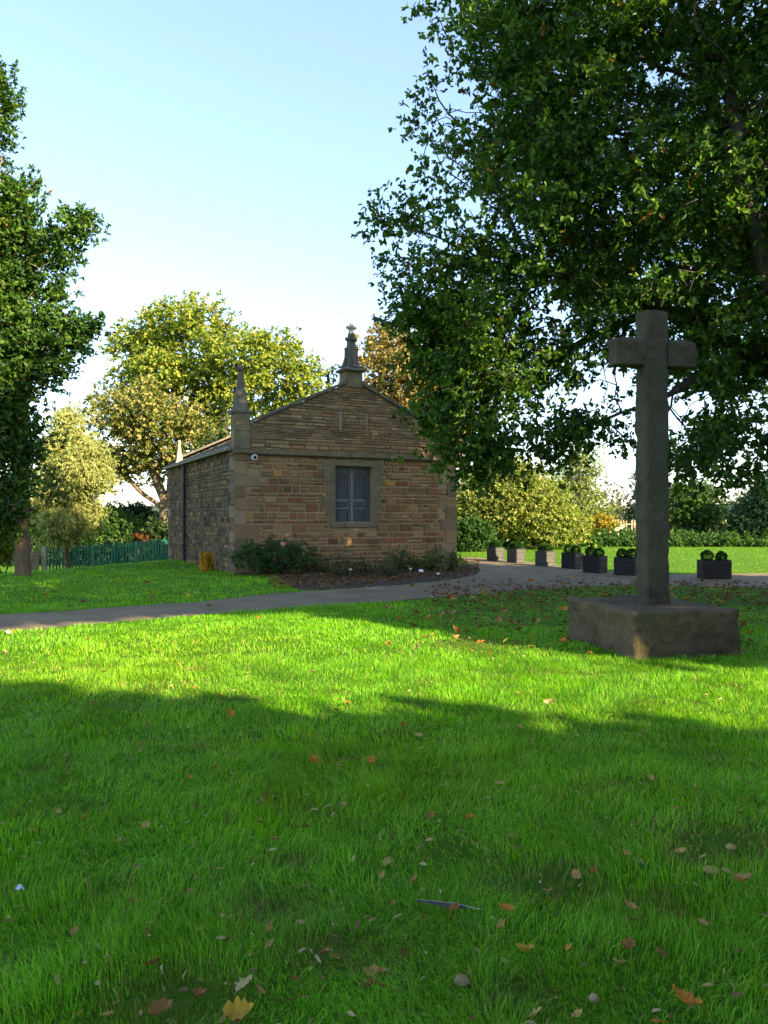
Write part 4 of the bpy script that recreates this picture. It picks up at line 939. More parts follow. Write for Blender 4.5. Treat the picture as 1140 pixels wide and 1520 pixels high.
# ------------------------------------------------------------------ planting at the chapel front
ROSE = [(0.03, 0.08, 0.022), (0.055, 0.12, 0.03), (0.085, 0.16, 0.045), (0.09, 0.10, 0.04)]
def at_px(px, py): return G(px, py)
rx, ry = G(385, 858); rx, ry = bpt(0.9, -0.75)
ROS = bush('rose_bush', 'dense dark green rose bush with pink blooms at the chapel left corner', 'bush', (rx, ry, 0),
           [(rx - 0.55, ry - 0.3, 0.45, 0.45, 0.4, 0.4), (rx, ry, 0.5, 0.5, 0.45, 0.42), (rx + 0.35, ry + 0.1, 0.42, 0.4, 0.4, 0.4), (rx + 0.72, ry + 0.3, 0.45, 0.28, 0.3, 0.3), (rx - 0.62, ry - 0.25, 0.7, 0.2, 0.2, 0.18)],
           420, 13, 0.065, ROSE, [3, 4, 2, 1], 101, spread=0.08, stems=14)
def flower(parent, loc, r, mat, name='bloom'):
    s = MB()
    for k in range(9):
        a_ = k * 2.4; t_ = 0.35 + 0.07 * k; u = Vector((math.cos(a_) * math.sin(t_), math.sin(a_) * math.sin(t_), math.cos(t_))); o_ = u.orthogonal().normalized(); p_ = u.cross(o_); c = Vector(loc)
        s.add([c, c + (u * .8 + o_ * .5) * r, c + u * r * 1.05, c + (u * .8 - o_ * .5) * r], [(0, 1, 2, 3)])
    for k in range(3): s.lathe(loc[0], loc[1], [(r * .1, loc[2] - r * .3), (r * .5, loc[2]), (r * .45, loc[2] + r * .4), (r * .1, loc[2] + r * .6)], 8) if k == 0 else None
    return s.build(name, mat, parent, smooth=True)
M_pink = plain_mat('pink_petal', (0.75, 0.34, 0.27), 0.6, 0, 0.12, 30, bstr=0); M_wflower = plain_mat('white_petal', (0.75, 0.72, 0.55), 0.6, 0, 0.08, 30, bstr=0)
def at_plane(px, py, Y): return (X_at(px, Y), Y, Z_at(py, Y))
for px, py, r_ in ((426, 796, .07), (420, 809, .085), (335, 812, .05)):
    p = at_plane(px, py, ry - 0.4); s = MB(); q = (p[0] - rx, p[1] - ry, p[2]); s.tube([(q[0] * .7, q[1], .6), (q[0], q[1], q[2])], .006, 5)
    s.build('stem', M_leaf, ROS); flower(ROS, q, r_, M_pink)
bare = [(480, 850), (510, 856), (545, 852), (575, 856), (455, 846)]
for k, (px, py) in enumerate(bare):
    x, y = G(px, py); y = min(y, 20.5)
    bush('rose_bush', ['low thorny bush with few leaves below the chapel window', 'low twiggy bush in the bed just left of the window', 'sparse brown twiggy bush under the right edge of the window', 'sparse twiggy bush in the bed right of the window', 'low leafy bush beside the dense rose bush'][k], 'bush', (x, y, 0),
         [(x, y, .2, .42, .35, .2)], 70, 4, 0.05, ROSE + [(0.12, 0.06, 0.025)], [2, 2, 1, 3, 4], 110 + k, spread=.09, stems=26, group='sparse bushes in the flower bed')
for k, (px, Y_, hh, lab) in enumerate([(592, 20.3, .62, 'green spiky perennial by the wall right of the window'), (640, 20.6, .50, 'dark green leafy perennial near the chapel right corner'), (668, 20.4, .5, 'tall thin plant at the chapel right corner beside the path'), (615, 20.3, .35, 'small green plant between the two taller perennials')]):
    x = X_at(px, Y_)
    bush('perennial_plant', lab, 'plant', (x, Y_, 0), [(x, Y_, hh * .5, .33, .25, hh * .5), (x + .1, Y_, hh * .7, .25, .2, hh * .4)], 90, 5, 0.075, [(0.08, 0.15, 0.03), (0.13, 0.17, 0.035), (0.19, 0.16, 0.05), (0.05, 0.10, 0.03)], [3, 2, 1, 2], 120 + k, spread=.07, stems=18, aspect=.3, up=.1, group='perennials at the foot of the chapel wall')
for px, py, lab in ((519, 851, 'white flower low in the bed below the chapel window'), (608, 850, 'white flower in the bed right of the window')):
    x, y = G(px, py + 6); t = empty('white_flower', (x, y, 0), 0, lab, 'flower', 'white flowers in the bed'); s = MB(); s.tube([(0, 0, 0), (.02, 0, .16)], .005, 5); s.build('stem', M_leaf, t); flower(t, (.02, 0, .18), .05, M_wflower, 'bloom')
for px, py, w_, lab in ((626, 850, .12, 'larger white plant label tilted in the flower bed'), (651, 854, .07, 'small white plant label at the right end of the bed')):
    x, y = G(px, py + 3); t = empty('plant_label', (x, y, 0), 0.4, lab, 'plant label', 'white plant labels'); s = MB(); s.hexa([(-.01, -.01, 0), (.01, -.01, 0), (.01, .01, 0), (-.01, .01, 0), (-.012, .04, .09), (.012, .04, .09), (.012, .05, .09), (-.012, .05, .09)]); s.build('stake', M_iron, t)
    s = MB(); h_ = w_ * .7; s.hexa([(-w_ / 2, 0, .075), (w_ / 2, 0, .075), (w_ / 2, .012, .07), (-w_ / 2, .012, .07), (-w_ / 2, h_ * .8, .075 + h_ * .7), (w_ / 2, h_ * .8, .075 + h_ * .7), (w_ / 2, h_ * .8 + .012, .07 + h_ * .7), (-w_ / 2, h_ * .8 + .012, .07 + h_ * .7)]); s.build('plate', M_white, t)
# drooping yellow plant by the side wall
yx, yy = bpt(-0.42, 1.35)
t = empty('yellow_plant', (yx, yy, 0), 0, 'bright yellow orange drooping plant tied to a stake by the chapel side wall', 'plant'); rng = np.random.default_rng(8)
n = 520; a_ = rng.uniform(0, 2 * np.pi, n); rr = rng.random(n) ** .5 * .17; z_ = rng.uniform(.04, .58, n); dm = np.sqrt(np.clip(1.02 - (z_ / .6) ** 4, .03, 1)); P = np.stack([np.cos(a_) * rr * dm, np.sin(a_) * rr * dm, z_], 1)
D = np.stack([np.cos(a_) * .25, np.sin(a_) * .25, -np.ones(n)], 1) + rng.normal(0, .28, (n, 3)); N = np.stack([np.cos(a_), np.sin(a_), .3 * np.ones(n)], 1) + rng.normal(0, .3, (n, 3))
link_mesh('leaves', leaves_mesh('leaves', P, D, N, rng.uniform(.14, .26, n), np.full(n, .022), palette([(0.62, 0.31, 0.01), (0.5, 0.22, 0.01), (0.7, 0.42, 0.02), (0.3, 0.16, 0.02)], [4, 3, 2, 1], n, rng), M_leaf), t)
s = MB(); s.bbox(-.2, -.16, -.02, .02, -.1, .66, .004); s.build('stake', M_timber, t)

# ------------------------------------------------------------------ grass
plinth_poly = [tuple(cc + e1 * a_ * 0.655 + e2 * (b_ * 0.75 + 0.09)) for a_, b_ in ((-1, -1), (1, -1), (1, 1), (-1, 1))]
def grass_zone(y0, y1, dens, hmin, hmax, wid, seg, seed, margin=0.8, xmax=1e9, xmin=-1e9):
    rng = np.random.default_rng(seed); area = lambda y: 0.535 * y + margin
    n = int(dens * (area(y0) + area(y1)) * (y1 - y0)); y = y0 + (y1 - y0) * rng.random(n); A = area(y)
    keep = rng.random(n) < A / area(y1); y = y[keep]; x = (rng.random(len(y)) * 2 - 1) * area(y)
    k = (x < xmax) & (x > xmin) & ~inside(PATH, x, y) & ~inside(BED, x, y) & ~inside(BUILD, x, y) & ~inside(plinth_poly, x, y)
    x, y = x[k], y[k]
    thin = NB(x, y, 0.85) * 0.6 + NA(x, y, 0.3) * 0.4
    dead = np.zeros(len(x))
    for px, py, r_ in ((1075, 1250, .28), (815, 1318, .22), (250, 1490, .2), (490, 1410, .15), (1030, 1275, .15), (700, 958, .5)):
        qx, qy = G(px, py); dead = np.maximum(dead, np.exp(-((x - qx) ** 2 + ((y - qy) * 1.4) ** 2) / r_ ** 2))
    rp = np.random.default_rng(77)
    for _ in range(46):
        qy = rp.uniform(2.2, 7.5); qx = rp.uniform(-.53, .53) * qy; r_ = rp.uniform(.05, .2); dead = np.maximum(dead, rp.uniform(.3, .75) * np.exp(-((x - qx) ** 2 + ((y - qy) * 1.6) ** 2) / r_ ** 2))
    under = sstep(-0.4, 1.2, x - 0.9 * 0) * sstep(9.5, 11.0, y) * (x > -1.0)              # thin turf under the oak
    keep = rng.random(len(x)) > np.clip(dead * 0.75 + 0.5 * under + 0.35 * (thin < 0.35), 0, .95); x, y, dead, under = x[keep], y[keep], dead[keep], under[keep]
    n = len(x)
    hh = (hmin + (hmax - hmin) * np.clip(NA(x + 17, y, 0.45) * .6 + NB(x, y + 9, 0.16) * .6 - .1, 0, 1)) * rng.uniform(0.55, 1.2, n) * (1 - .45 * dead) * (1 - .35 * under)
    fa = NA(x, y, 0.7) * 9 + NB(x + 5, y, 0.25) * 5 + rng.normal(0, 1.0, n); lean = np.clip(0.3 + 1.0 * NB(x, y, 0.33) + rng.normal(0, 0.28, n), 0.05, 1.4)
    dx, dy = np.cos(fa), np.sin(fa); sx, sy = -np.sin(fa + rng.normal(0, .7, n)), np.cos(fa + rng.normal(0, .7, n)); wv = wid * rng.uniform(0.65, 1.3, n)
    z0 = height(x, y) - 0.004; rings = []
    for q in range(seg + 1):
        f = q / seg; b = lean * f; hx = hh * (np.sin(b * f) * f * 1.15); hz = hh * f * np.cos(b * f * 0.95); w_ = wv * (1 - f ** 1.6) * .5
        c = np.stack([x + dx * hx, y + dy * hx, z0 + hz], 1)
        if q < seg: o = np.stack([sx * w_, sy * w_, np.zeros(n)], 1); rings += [c - o, c + o]
        else: rings.append(c)
    m = 2 * seg + 1; V = np.stack(rings, 1).reshape(-1, 3); b0 = np.arange(n)[:, None] * m
    FQ = []
    if seg > 1: FQ.append(np.concatenate([b0 + np.array([[2 * q, 2 * q + 1, 2 * q + 3, 2 * q + 2]]) for q in range(seg - 1)]))
    FQ.append(b0 + np.array([[2 * seg - 2, 2 * seg - 1, 2 * seg]]))
    C = palette([(0.15, 0.39, 0.010), (0.20, 0.46, 0.014), (0.28, 0.52, 0.035), (0.095, 0.29, 0.014), (0.42, 0.46, 0.08), (0.44, 0.38, 0.16)], [4, 5, 3, 3, .6, .35], n, rng)
    dry = (rng.random(n) < dead * 0.75 + .12 * under)[:, None]; C = np.where(dry, np.array([[0.24, 0.18, 0.07]]), C)
    tone = (0.78 + 0.22 * NA(x, y + 40, 1.7) + 0.3 * NB(x + 7, y, 0.4))[:, None]; C = C * tone * rng.uniform(.8, 1.2, (n, 1))
    warm = np.clip(NB(x + 60, y, 2.3) - .45, 0, 1)[:, None]; C = C * (1 + warm * np.array([[.55, .1, 0]]))
    return V, FQ, np.repeat(C, m, 0)
NA, NB = Noise(301), Noise(302)
zones = [grass_zone(1.3, 3.0, 16000, .038, .095, .0028, 3, 401), grass_zone(3.0, 5.0, 9500, .038, .095, .0035, 3, 402), grass_zone(5.0, 8.0, 4600, .038, .09, .005, 2, 403, 1.2),
         grass_zone(8.0, 13.0, 1900, .035, .085, .0085, 2, 404, 1.6), grass_zone(13.0, 21.0, 560, .04, .075, .018, 1, 405, 2.0), grass_zone(21.0, 38.0, 170, .035, .07, .035, 1, 406, 2.0)]
off = 0; VS = []; F4 = []; F3 = []; CS = []
for V, FQ, C in zones:
    VS.append(V); CS.append(C)
    for f in FQ: (F4 if f.shape[1] == 4 else F3).append(f + off)
    off += len(V)
tag(link_mesh('grass', raw_mesh('grass', np.concatenate(VS), [np.concatenate(F4), np.concatenate(F3)], M_grass, np.concatenate(CS))), 'thick green lawn grass in the foreground and around the path', kind='stuff')

# ------------------------------------------------------------------ fallen leaves
def oak_leaf(seed, lobed=True, curl=0.3):
    """unit long leaf with lobes, a midrib fold and a curl"""
    rng = random.Random(seed); n = 11; V = []; Fc = []
    for k in range(n + 1):
        u = k / n; w_ = 0.30 * math.sin(math.pi * min(1, u * 1.02) ** 0.85) ** 0.8
        if lobed: w_ *= (0.62 + 0.38 * (1 if k % 3 == 1 else (0.55 if k % 3 == 2 else 0.1))) if 0 < k < n else 1
        if k == 0: w_ = .02
        if k == n: w_ = 0.015
        zc = curl * (4 * (u - .5) ** 2) * .35 + rng.uniform(-.012, .012); fz = w_ * (0.5 + curl) * .7
        V += [(u, -w_ * rng.uniform(.85, 1.1), zc + fz * rng.uniform(.6, 1.3)), (u, 0, zc), (u, w_ * rng.uniform(.85, 1.1), zc + fz * rng.uniform(.6, 1.3))]
    for k in range(n):
        for j in (0, 1): Fc.append((k * 3 + j, k * 3 + j + 1, k * 3 + 4 + j, k * 3 + 3 + j))
    V += [(-.22, -.006, .03), (-.22, .006, .03)]; Fc.append((len(V) - 2, 0, 2, len(V) - 1))
    return V, Fc
def leaf_data(name, seed, col, lobed=True, curl=0.3):
    V, Fc = oak_leaf(seed, lobed, curl); rng = np.random.default_rng(seed); me = bpy.data.meshes.new(name); me.from_pydata(V, [], Fc)
    a = me.color_attributes.new('Col', 'FLOAT_COLOR', 'POINT'); c = np.ones((len(V), 4), np.float32); c[:, :3] = np.array(col) * rng.uniform(.75, 1.2, (len(V), 1)); a.data.foreach_set('color', c.ravel()); me.materials.append(M_dead)
    return me
LCOL = {'tan': [(0.42, 0.28, 0.085), (0.36, 0.22, 0.065)], 'brown': [(0.26, 0.135, 0.035), (0.20, 0.098, 0.026)], 'orange': [(0.52, 0.21, 0.03), (0.46, 0.17, 0.025)], 'yellow': [(0.44, 0.29, 0.035)], 'pale': [(0.40, 0.29, 0.12)]}
LD = {k: [leaf_data('fallen_leaf', i * 7 + j * 31 + len(k), c, True, (0.15, 0.5, 0.9)[j]) for i, c in enumerate(v) for j in range(3)] for k, v in LCOL.items()}
lr = random.Random(99)
def put_leaf(x, y, ln, kind, label, group, z=None):
    if inside(PATH, np.array([x]), np.array([y]))[0] or inside(BED, np.array([x]), np.array([y]))[0]: zb = 0.03
    else: zb = 0.038 if y < 9 else 0.038
    o = bpy.data.objects.new('fallen_leaf', lr.choice(LD[kind])); COL.objects.link(o)
    o.location = (x, y, zb if z is None else z); o.scale = (ln, ln * lr.uniform(.9, 1.5), ln); tl = 1.0 if z is None else 0.45; o.rotation_euler = (lr.uniform(-.7, .7) * tl, lr.uniform(-.6, .35) * tl, lr.uniform(0, 6.28))
    return tag(o, label, 'leaf', group)
c7 = [(560, 45, 'orange'), (498, 100, 'tan'), (255, 90, 'orange'), (437, 122, 'tan'), (200, 135, 'brown'), (290, 183, 'tan'), (655, 60, 'orange'), (540, 230, 'tan'), (610, 247, 'orange'), (272, 270, 'tan'), (410, 388, 'tan'), (567, 385, 'brown'), (600, 450, 'brown'), (540, 480, 'orange'), (660, 310, 'orange'), (985, 272, 'orange'), (960, 290, 'orange'), (893, 440, 'orange'), (1043, 425, 'orange'), (1125, 327, 'orange'), (870, 365, 'tan'), (955, 445, 'tan'), (183, 490, 'brown'), (158, 567, 'tan'), (107, 625, 'tan'), (230, 597, 'orange'), (320, 653, 'orange'), (400, 617, 'tan'), (563, 558, 'brown'), (725, 600, 'brown'), (755, 515, 'brown'), (850, 615, 'brown'), (785, 653, 'tan'), (980, 550, 'tan'), (610, 733, 'tan'), (525, 800, 'tan'), (375, 815, 'brown'), (218, 895, 'tan'), (420, 900, 'brown'), (765, 885, 'tan'), (660, 920, 'brown'), (705, 975, 'tan'), (750, 957, 'tan'), (410, 1005, 'brown'), (545, 1075, 'brown'), (570, 1080, 'brown'), (745, 1085, 'tan'), (320, 1140, 'tan'), (215, 1140, 'tan'), (940, 965, 'brown'), (960, 985, 'tan'), (1060, 1050, 'brown'), (845, 1045, 'brown'), (1080, 1015, 'tan'), (1070, 760, 'tan'), (1100, 700, 'tan'), (1110, 830, 'tan'), (80, 80, 'tan'), (15, 130, 'tan'), (40, 70, 'orange'), (927, 57, 'orange'), (724, 28, 'orange')]
c8 = [(65, 380, 'tan'), (165, 365, 'tan'), (450, 340, 'tan'), (508, 270, 'pale'), (445, 245, 'tan'), (475, 85, 'orange'), (370, 495, 'tan'), (115, 535, 'brown'), (195, 575, 'brown'), (425, 640, 'tan'), (320, 665, 'tan'), (175, 655, 'tan'), (815, 485, 'tan'), (935, 507, 'tan'), (875, 560, 'brown'), (1055, 575, 'brown'), (1077, 545, 'tan'), (1100, 435, 'pale'), (640, 750, 'brown'), (590, 738, 'tan'), (138, 775, 'tan'), (375, 905, 'tan'), (115, 980, 'brown'), (50, 1020, 'tan'), (35, 1050, 'brown'), (305, 1025, 'tan'), (570, 960, 'orange'), (700, 990, 'pale'), (895, 870, 'brown'), (970, 890, 'tan'), (850, 980, 'brown'), (505, 1125, 'tan'), (590, 1150, 'tan'), (985, 1055, 'tan'), (520, 800, 'brown'), (545, 812, 'brown'), (770, 850, 'tan'), (880, 690, 'tan'), (740, 690, 'tan')]
GR = 'fallen leaves scattered over the lawn'
for pts, ox_ in ((c7, 0), (c8, 540)):
    for u, v, kd in pts:
        px, py = ox_ + u / 1.9, 900 + v / 1.9; x, y = G(px, py, 0.05); ln = (0.07 if y > 5 else 0.048) * lr.uniform(.75, 1.3)
        zone = 'sunlit strip of the lawn' if py < 1050 else 'shaded foreground grass'
        put_leaf(x, y, ln, kd, f'small {"curled " if lr.random() < 0 else ""}{kd if kd != "pale" else "pale buff"} fallen leaf lying in the {zone}', GR)
# leaves that stand out on their own
for px, py, ln, kd, lab in ((250, 1487, .17, 'brown', 'large crumpled brown leaf near the bottom edge left of centre'), (334, 1502, .15, 'yellow', 'tall folded yellow brown leaf standing up at the bottom edge'), (353, 1466, .12, 'pale', 'pale star shaped leaf lying flat near the bottom edge'),
                            (790, 1408, .11, 'yellow', 'bright yellow leaf in the grass below the dark feather'), (669, 1352, .11, 'brown', 'reddish brown leaf just below the dark feather'), (761, 1349, .10, 'orange', 'orange leaf right of the dark feather'), (937, 1398, .12, 'brown', 'curled brown leaf standing upright right of the yellow leaf'),
                            (1037, 1495, .15, 'orange', 'broad orange brown leaf at the bottom right'), (1116, 1305, .15, 'tan', 'long tan leaf at the right edge below the bare patch'), (470, 1132, .15, 'orange', 'largest bright orange leaf in the middle of the shaded lawn'), (549, 1124, .13, 'orange', 'upright orange leaf just right of the largest orange leaf'),
                            (592, 1072, .13, 'orange', 'orange leaf at the shadow edge in the middle of the lawn'), (700, 1211, .10, 'orange', 'small vivid orange leaf alone in the right half of the shaded lawn'), (987, 1511, .08, 'orange', 'tiny orange leaf on the bottom edge at the right')):
    x, y = G(px, py, 0.06); put_leaf(x, y, ln * .62, kd, lab, GR, 0.05)
for k in range(120):     # leaves under the oak, on the path and the left lawn
    if k < 85: px, py = lr.uniform(560, 1130), lr.uniform(866, 965)
    elif k < 100: px, py = lr.uniform(20, 330), lr.uniform(862, 905)
    else: px, py = lr.uniform(430, 1000), lr.uniform(850, 885)
    x, y = G(px, py)
    if inside(plinth_poly, np.array([x]), np.array([y]))[0] or inside(BUILD, np.array([x]), np.array([y]))[0]: continue
    kd = lr.choice(['brown', 'orange', 'tan', 'brown', 'yellow'])
    put_leaf(x, y, .12 * lr.uniform(.8, 1.4), kd, f'{kd} oak leaf among the litter on the path and grass beyond the lit strip', 'fallen leaves under the oak and by the path')
# leaf litter nobody could count: under the oak and along the bed
def litter(name, label, pts_fn, n, seed):
    rng = np.random.default_rng(seed); x, y = pts_fn(rng, n); k = ~inside(plinth_poly, x, y) & ~inside(BUILD, x, y); x, y = x[k], y[k]; n = len(x)
    onp = inside(PATH, x, y) | inside(BED, x, y); P = np.stack([x, y, np.where(onp, 0.018, 0.035) + rng.random(n) * .02], 1)
    a_ = rng.uniform(0, 6.28, n); D = np.stack([np.cos(a_), np.sin(a_), rng.normal(0, .12, n)], 1); N = rng.normal(0, .22, (n, 3)); N[:, 2] += 1
    C = palette([(0.20, 0.09, 0.035), (0.30, 0.14, 0.04), (0.36, 0.22, 0.09), (0.14, 0.07, 0.03), (0.40, 0.26, 0.04)], [4, 3, 2, 4, .6], n, rng)
    return tag(link_mesh(name, leaves_mesh(name, P, D, N, rng.uniform(.05, .10, n), rng.uniform(.03, .05, n), C, M_dead, .35, .2)), label, kind='stuff')
def bedpts(rng, n):
    u = rng.random(n); px = 400 + 310 * u; py = 872 - 22 * (u ** 1.5) - rng.random(n) * 20 + rng.normal(0, 3, n); Y = EYE * F / (py - HY); return (px - CX) / F * Y, Y
def oakpts(rng, n):
    px = rng.uniform(640, 1150, n); py = 868 + rng.gamma(2.0, 13.0, n) - 14 * rng.random(n); py = np.clip(py, 842, 975); Y = EYE * F / (py - HY); return (px - CX) / F * Y, Y
litter('leaf_litter', 'brown leaf litter heaped along the edge of the flower bed', bedpts, 2000, 501)
litter('leaf_litter', 'brown leaf litter strewn under the oak around the cross', oakpts, 1500, 502)
def strawpts(rng, n):
    y = 2.1 + 6.5 * rng.random(n) ** 1.4; x = rng.uniform(-.55, .55, n) * y; return x, y
rng = np.random.default_rng(503); x, y = strawpts(rng, 900); k = ~inside(plinth_poly, x, y); x, y = x[k], y[k]; n = len(x); a_ = rng.uniform(0, 6.28, n)
tag(link_mesh('dry_straw', leaves_mesh('dry_straw', np.stack([x, y, rng.uniform(.024, .05, n)], 1), np.stack([np.cos(a_), np.sin(a_), rng.normal(0, .35, n)], 1), rng.normal(0, .5, (n, 3)) + np.array([[0, 0, 1]]), rng.uniform(.018, .05, n), rng.uniform(.004, .016, n),
    palette([(0.42, 0.32, 0.15), (0.30, 0.19, 0.08), (0.36, 0.30, 0.12), (0.22, 0.13, 0.06)], [3, 2, 2, 2], n, rng), M_dead)), 'bits of dry straw and leaf caught in the foreground grass', kind='stuff')
# mushrooms, feather, scraps
M_cap = plain_mat('mushroom_cap', (0.27, 0.19, 0.085), 0.6, 0, 0.25, 40); M_cap2 = plain_mat('yellow_cap', (0.27, 0.2, 0.045), 0.6, 0, 0.25, 40)
for px, py, r_, m_, lab in ((685, 1437, .028, M_cap, 'round pale tan mushroom at the bottom centre right'), (1055, 1278, .034, M_cap2, 'round yellowish mushroom beside the bare patch at the right'), (881, 1463, .018, M_cap, 'tiny pale mushroom near the bottom right'), (1084, 1245, .024, M_cap2, 'pale mushroom above the bare patch at the right')):
    x, y = G(px, py, .06); t = empty('mushroom', (x, y, -.012), 0, lab, 'mushroom', 'mushrooms in the lawn'); s = MB(); s.lathe(0, 0, [(.008, 0), (.007, .03)], 8); s.build('stalk', M_cap, t)
    s = MB(); s.lathe(0, 0, [(r_ * .3, .03), (r_, .031), (r_ * .95, .037), (r_ * .7, .045), (r_ * .3, .05), (.002, .051)], 16); s.build('cap', m_, t, smooth=True)
x, y = G(668, 1335, .07); t = empty('feather', (x, y, .052), -0.22, 'dark grey blue feather lying on the grass', 'feather')
s = MB(); n = 10
V = []; Fc = []
for k in range(n + 1):
    u = k / n; w_ = .010 * math.sin(math.pi * min(1, .12 + u * .86)) ** .7; xx = -.13 + .19 * u
    V += [(xx, -w_, .003 - .01 * u), (xx, 0, .005), (xx, w_ * .8, .004)]
Fc = [(k * 3 + j, k * 3 + 3 + j, k * 3 + 4 + j, k * 3 + 1 + j) for k in range(n) for j in (0, 1)]
s.add(V, Fc); s.build('vane', plain_mat('feather_grey', (0.05, 0.045, 0.036), 0.75, 0, 0.35, 25), t, smooth=True)
s = MB(); s.tube([(-.13, 0, .007), (.02, 0, .008), (.12, -.012, .002)], [.0008, .0014, .0018], 6); s.build('quill', plain_mat('quill', (0.30, 0.28, 0.24), .5, 0, .1, 20, bstr=0), t)
for px, py, sz, lab in ((30, 1322, .022, 'small pale blue scrap in the grass at the left'), (12, 936, .05, 'white scrap at the path edge by the left margin'), (381, 904, .03, 'white scrap on the grass edge of the path left of centre'), (642, 884, .03, 'white scrap on the path edge below the flower bed'), (712, 878, .02, 'small white scrap on the path near the planters')):
    x, y = G(px, py, .05); s = MB(); q = random.Random(px)
    V = [(math.cos(a_) * sz * q.uniform(.5, 1.1), math.sin(a_) * sz * q.uniform(.4, .9), q.uniform(-.3, .5) * sz) for a_ in np.linspace(0, 5.6, 8)]
    s.add([(0, 0, sz * .4)] + V + [(0, 0, sz * .34)] + [(a_, b_, c_ - sz * .06) for a_, b_, c_ in V], [(0, k, k % 8 + 1) for k in range(1, 9)] + [(9, 9 + k % 8 + 1, 9 + k) for k in range(1, 9)])
    tag(s.build('litter_scrap', plain_mat('scrap', (0.5, 0.55, 0.6) if px == 30 else (.7, .68, .62), .6, 0, .1, 20), None, (x, y, .06 if y < 9 else .03), smooth=True), lab, 'litter', 'pale scraps of litter')

# ------------------------------------------------------------------ unseen trees added out of frame, crowns shaped for the shade they cast
LH = np.array([-S.x, -S.y]); LH /= np.linalg.norm(LH); PH = np.array([-LH[1], LH[0]]) * -1.0; TE = math.tan(SUN_EL); S0 = -11.0
def row(u, ds=0.0): p = LH * (S0 + ds) + PH * u; return p[0], p[1]
def mass(name, label, cat, u0, U, Hh, ds, leaf, cols, targets, seed, trunk_r=0.25):
    rng = np.random.default_rng(seed); b = row(u0); base = (b[0], b[1], 0); t = empty(name, base, 0, label, cat, 'unseen trees added for their shade'); n = len(U)
    P = np.stack([LH[0] * (S0 + ds) + PH[0] * U, LH[1] * (S0 + ds) + PH[1] * U, Hh], 1)
    D = rng.normal(size=(n, 3)); N = rng.normal(size=(n, 3)) * .6 + np.array([[S.x, S.y, .4]]); L = leaf * rng.uniform(.7, 1.3, n)
    link_mesh('crown', leaves_mesh('crown', P - np.array(base), D, N, L, L * .7, palette(cols, [1] * len(cols), n, rng), M_leaf), t)
    s = MB()
    for u, h in targets: p = row(u); q = np.array([p[0], p[1], h]) - np.array(base); s.tube([(0, 0, -.2), (q[0] * .12, q[1] * .12, q[2] * .5), q], [trunk_r, trunk_r * .7, trunk_r * .3], 8)
    s.build('trunk', M_bark_oak, t, smooth=True)
DK = [(0.02, 0.05, 0.012), (0.03, 0.07, 0.015)]
def us(x, y): p = np.array([x, y]); return float(p @ PH), (float(p @ LH) - S0) * TE
# added crown, its top shaped below the beam: the near shadow edge on the lawn
ne = sorted(us(*p) for p in [(-9, 9.2), (-6, 6.9), (-3.5, 6.0), (-1.6, 5.75), (-0.47, 5.3), (0.66, 5.3), (1.57, 5.0), (2.6, 4.75), (4.5, 4.3), (7, 3.6)])
rng = np.random.default_rng(600); n = 40000
U = rng.uniform(-9, ne[-1][0] + 2, n); top = np.interp(U, [a for a, _ in ne], [b for _, b in ne]); top = np.where(U < ne[0][0], 12, top) + (Noise(9)(U, U * 0, .8) - .5) * .35
top = top - .42; Hh = top * rng.random(n) ** .75; q = rng.random(n) < .09; Hh = np.where(q, top + rng.exponential(.12, n), Hh)
mass('shadow_tree', 'unseen low broad tree added to shade the near lawn, out of frame on the right', 'tree', -2.0, U, np.maximum(Hh, .1), rng.normal(0, .5, n), 0.42, DK, [(-5, 6), (-2, 7), (1, 5), (3, 3.5)], 601)
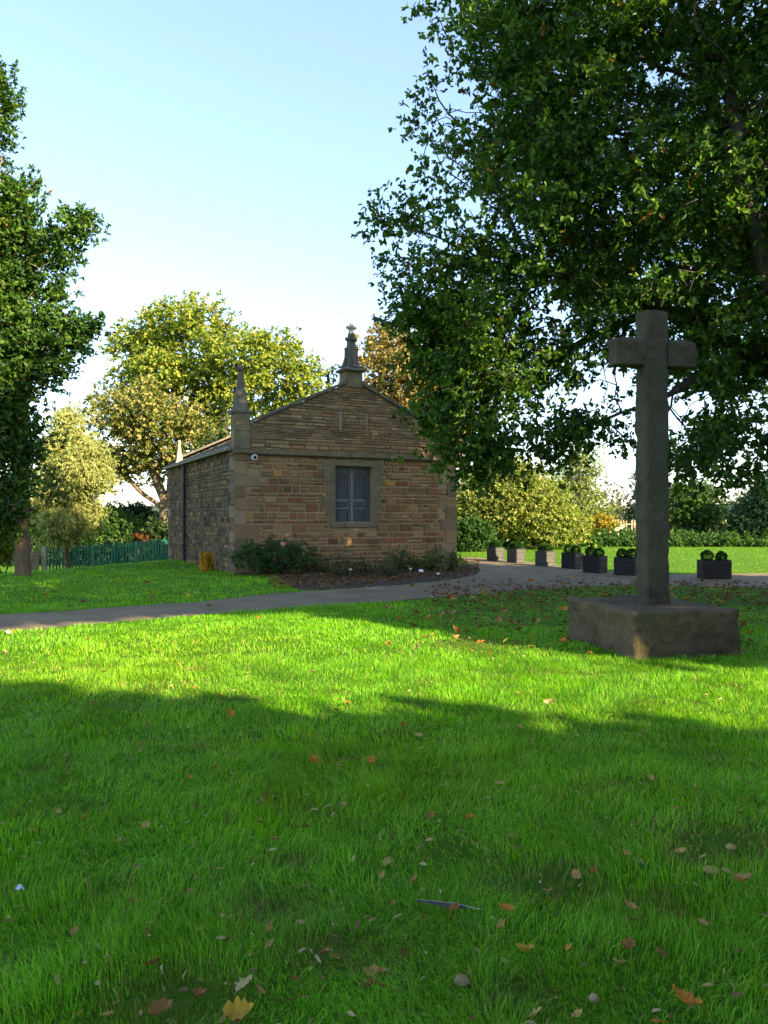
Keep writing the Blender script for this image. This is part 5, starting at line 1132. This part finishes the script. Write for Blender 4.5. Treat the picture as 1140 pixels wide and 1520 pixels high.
# added canopy shaped above the beam: ends the lit strip at the path, shades the left lawn
fe = sorted(us(*p) for p in [(-9.0, 11.6), (-5.6, 10.6), (-3.6, 12.0), (-1.7, 12.1)])
n = 5200; U = rng.uniform(1.2, 9.4, n); lo = np.interp(U, [a for a, _ in fe], [b for _, b in fe]) + (Noise(10)(U, U * 0, .8) - .5) * .4
hi = np.interp(U, [-6, 2, 6, 9, 12.5], [14, 17, 18.5, 18, 13.5]) + (Noise(12)(U, U * 0, 1.1) - .5) * 1.8
q = rng.random(n); Hh = lo + (hi - lo) * np.where(rng.random(n) < .15, q * .08, q); ds = rng.normal(0, .8, n); ds = np.where(Hh < lo + .6, ds * .3, ds)
k = (Noise(14)(U, Hh, 1.4) * .6 + Noise(15)(U, Hh, .6) * .4 > .27) | (Hh < lo + 1.5)
mass('shadow_tree', 'unseen tall broad tree added to shade the left lawn, out of frame on the right', 'tree', -1.0, U[k], Hh[k], ds[k], 0.40, DK, [(2, 12), (4, 13), (6, 14.5), (8.5, 15)], 602)

# a third added crown closes the beam off to the right: the cross, the path and the lower oak lie in its shade
sd_edge = [us(*p) for p in [(-0.3, 10.6), (1.2, 9.2), (2.2, 8.4), (2.9, 7.65), (4.0, 7.3), (5.2, 7.0)]]; sd_edge.sort(key=lambda e: e[1])
n = 27000; Hh = 18.0 * rng.random(n) ** .85; lo = np.interp(Hh, [b for _, b in sd_edge], [a for a, _ in sd_edge]); lo = np.where(Hh > sd_edge[-1][1] + .4, 8.5, lo) + (Noise(16)(Hh, Hh * 0, .7) - .5) * .5
hiu = 21 - 4.0 * (Hh / 18) ** 2; U = lo + (hiu - lo) * rng.random(n)
k = (Noise(17)(U, Hh, 1.3) * .6 + Noise(18)(U, Hh, .55) * .4 > np.where((Hh > 10.5) & (U < 12), .66, np.where(Hh > 11.5, .49, np.where(Hh > 8, .22, 0.0)))) | ((U < lo + 1.0) & (Hh < 12))
mass('shadow_tree', 'unseen dense broad tree added to shade the cross and path, beyond the other two', 'tree', 15.0, U[k], np.maximum(Hh[k], .1), rng.normal(0, .6, n)[k], 0.36, DK, [(12, 9), (15, 12), (18, 9), (14, 7)], 603)
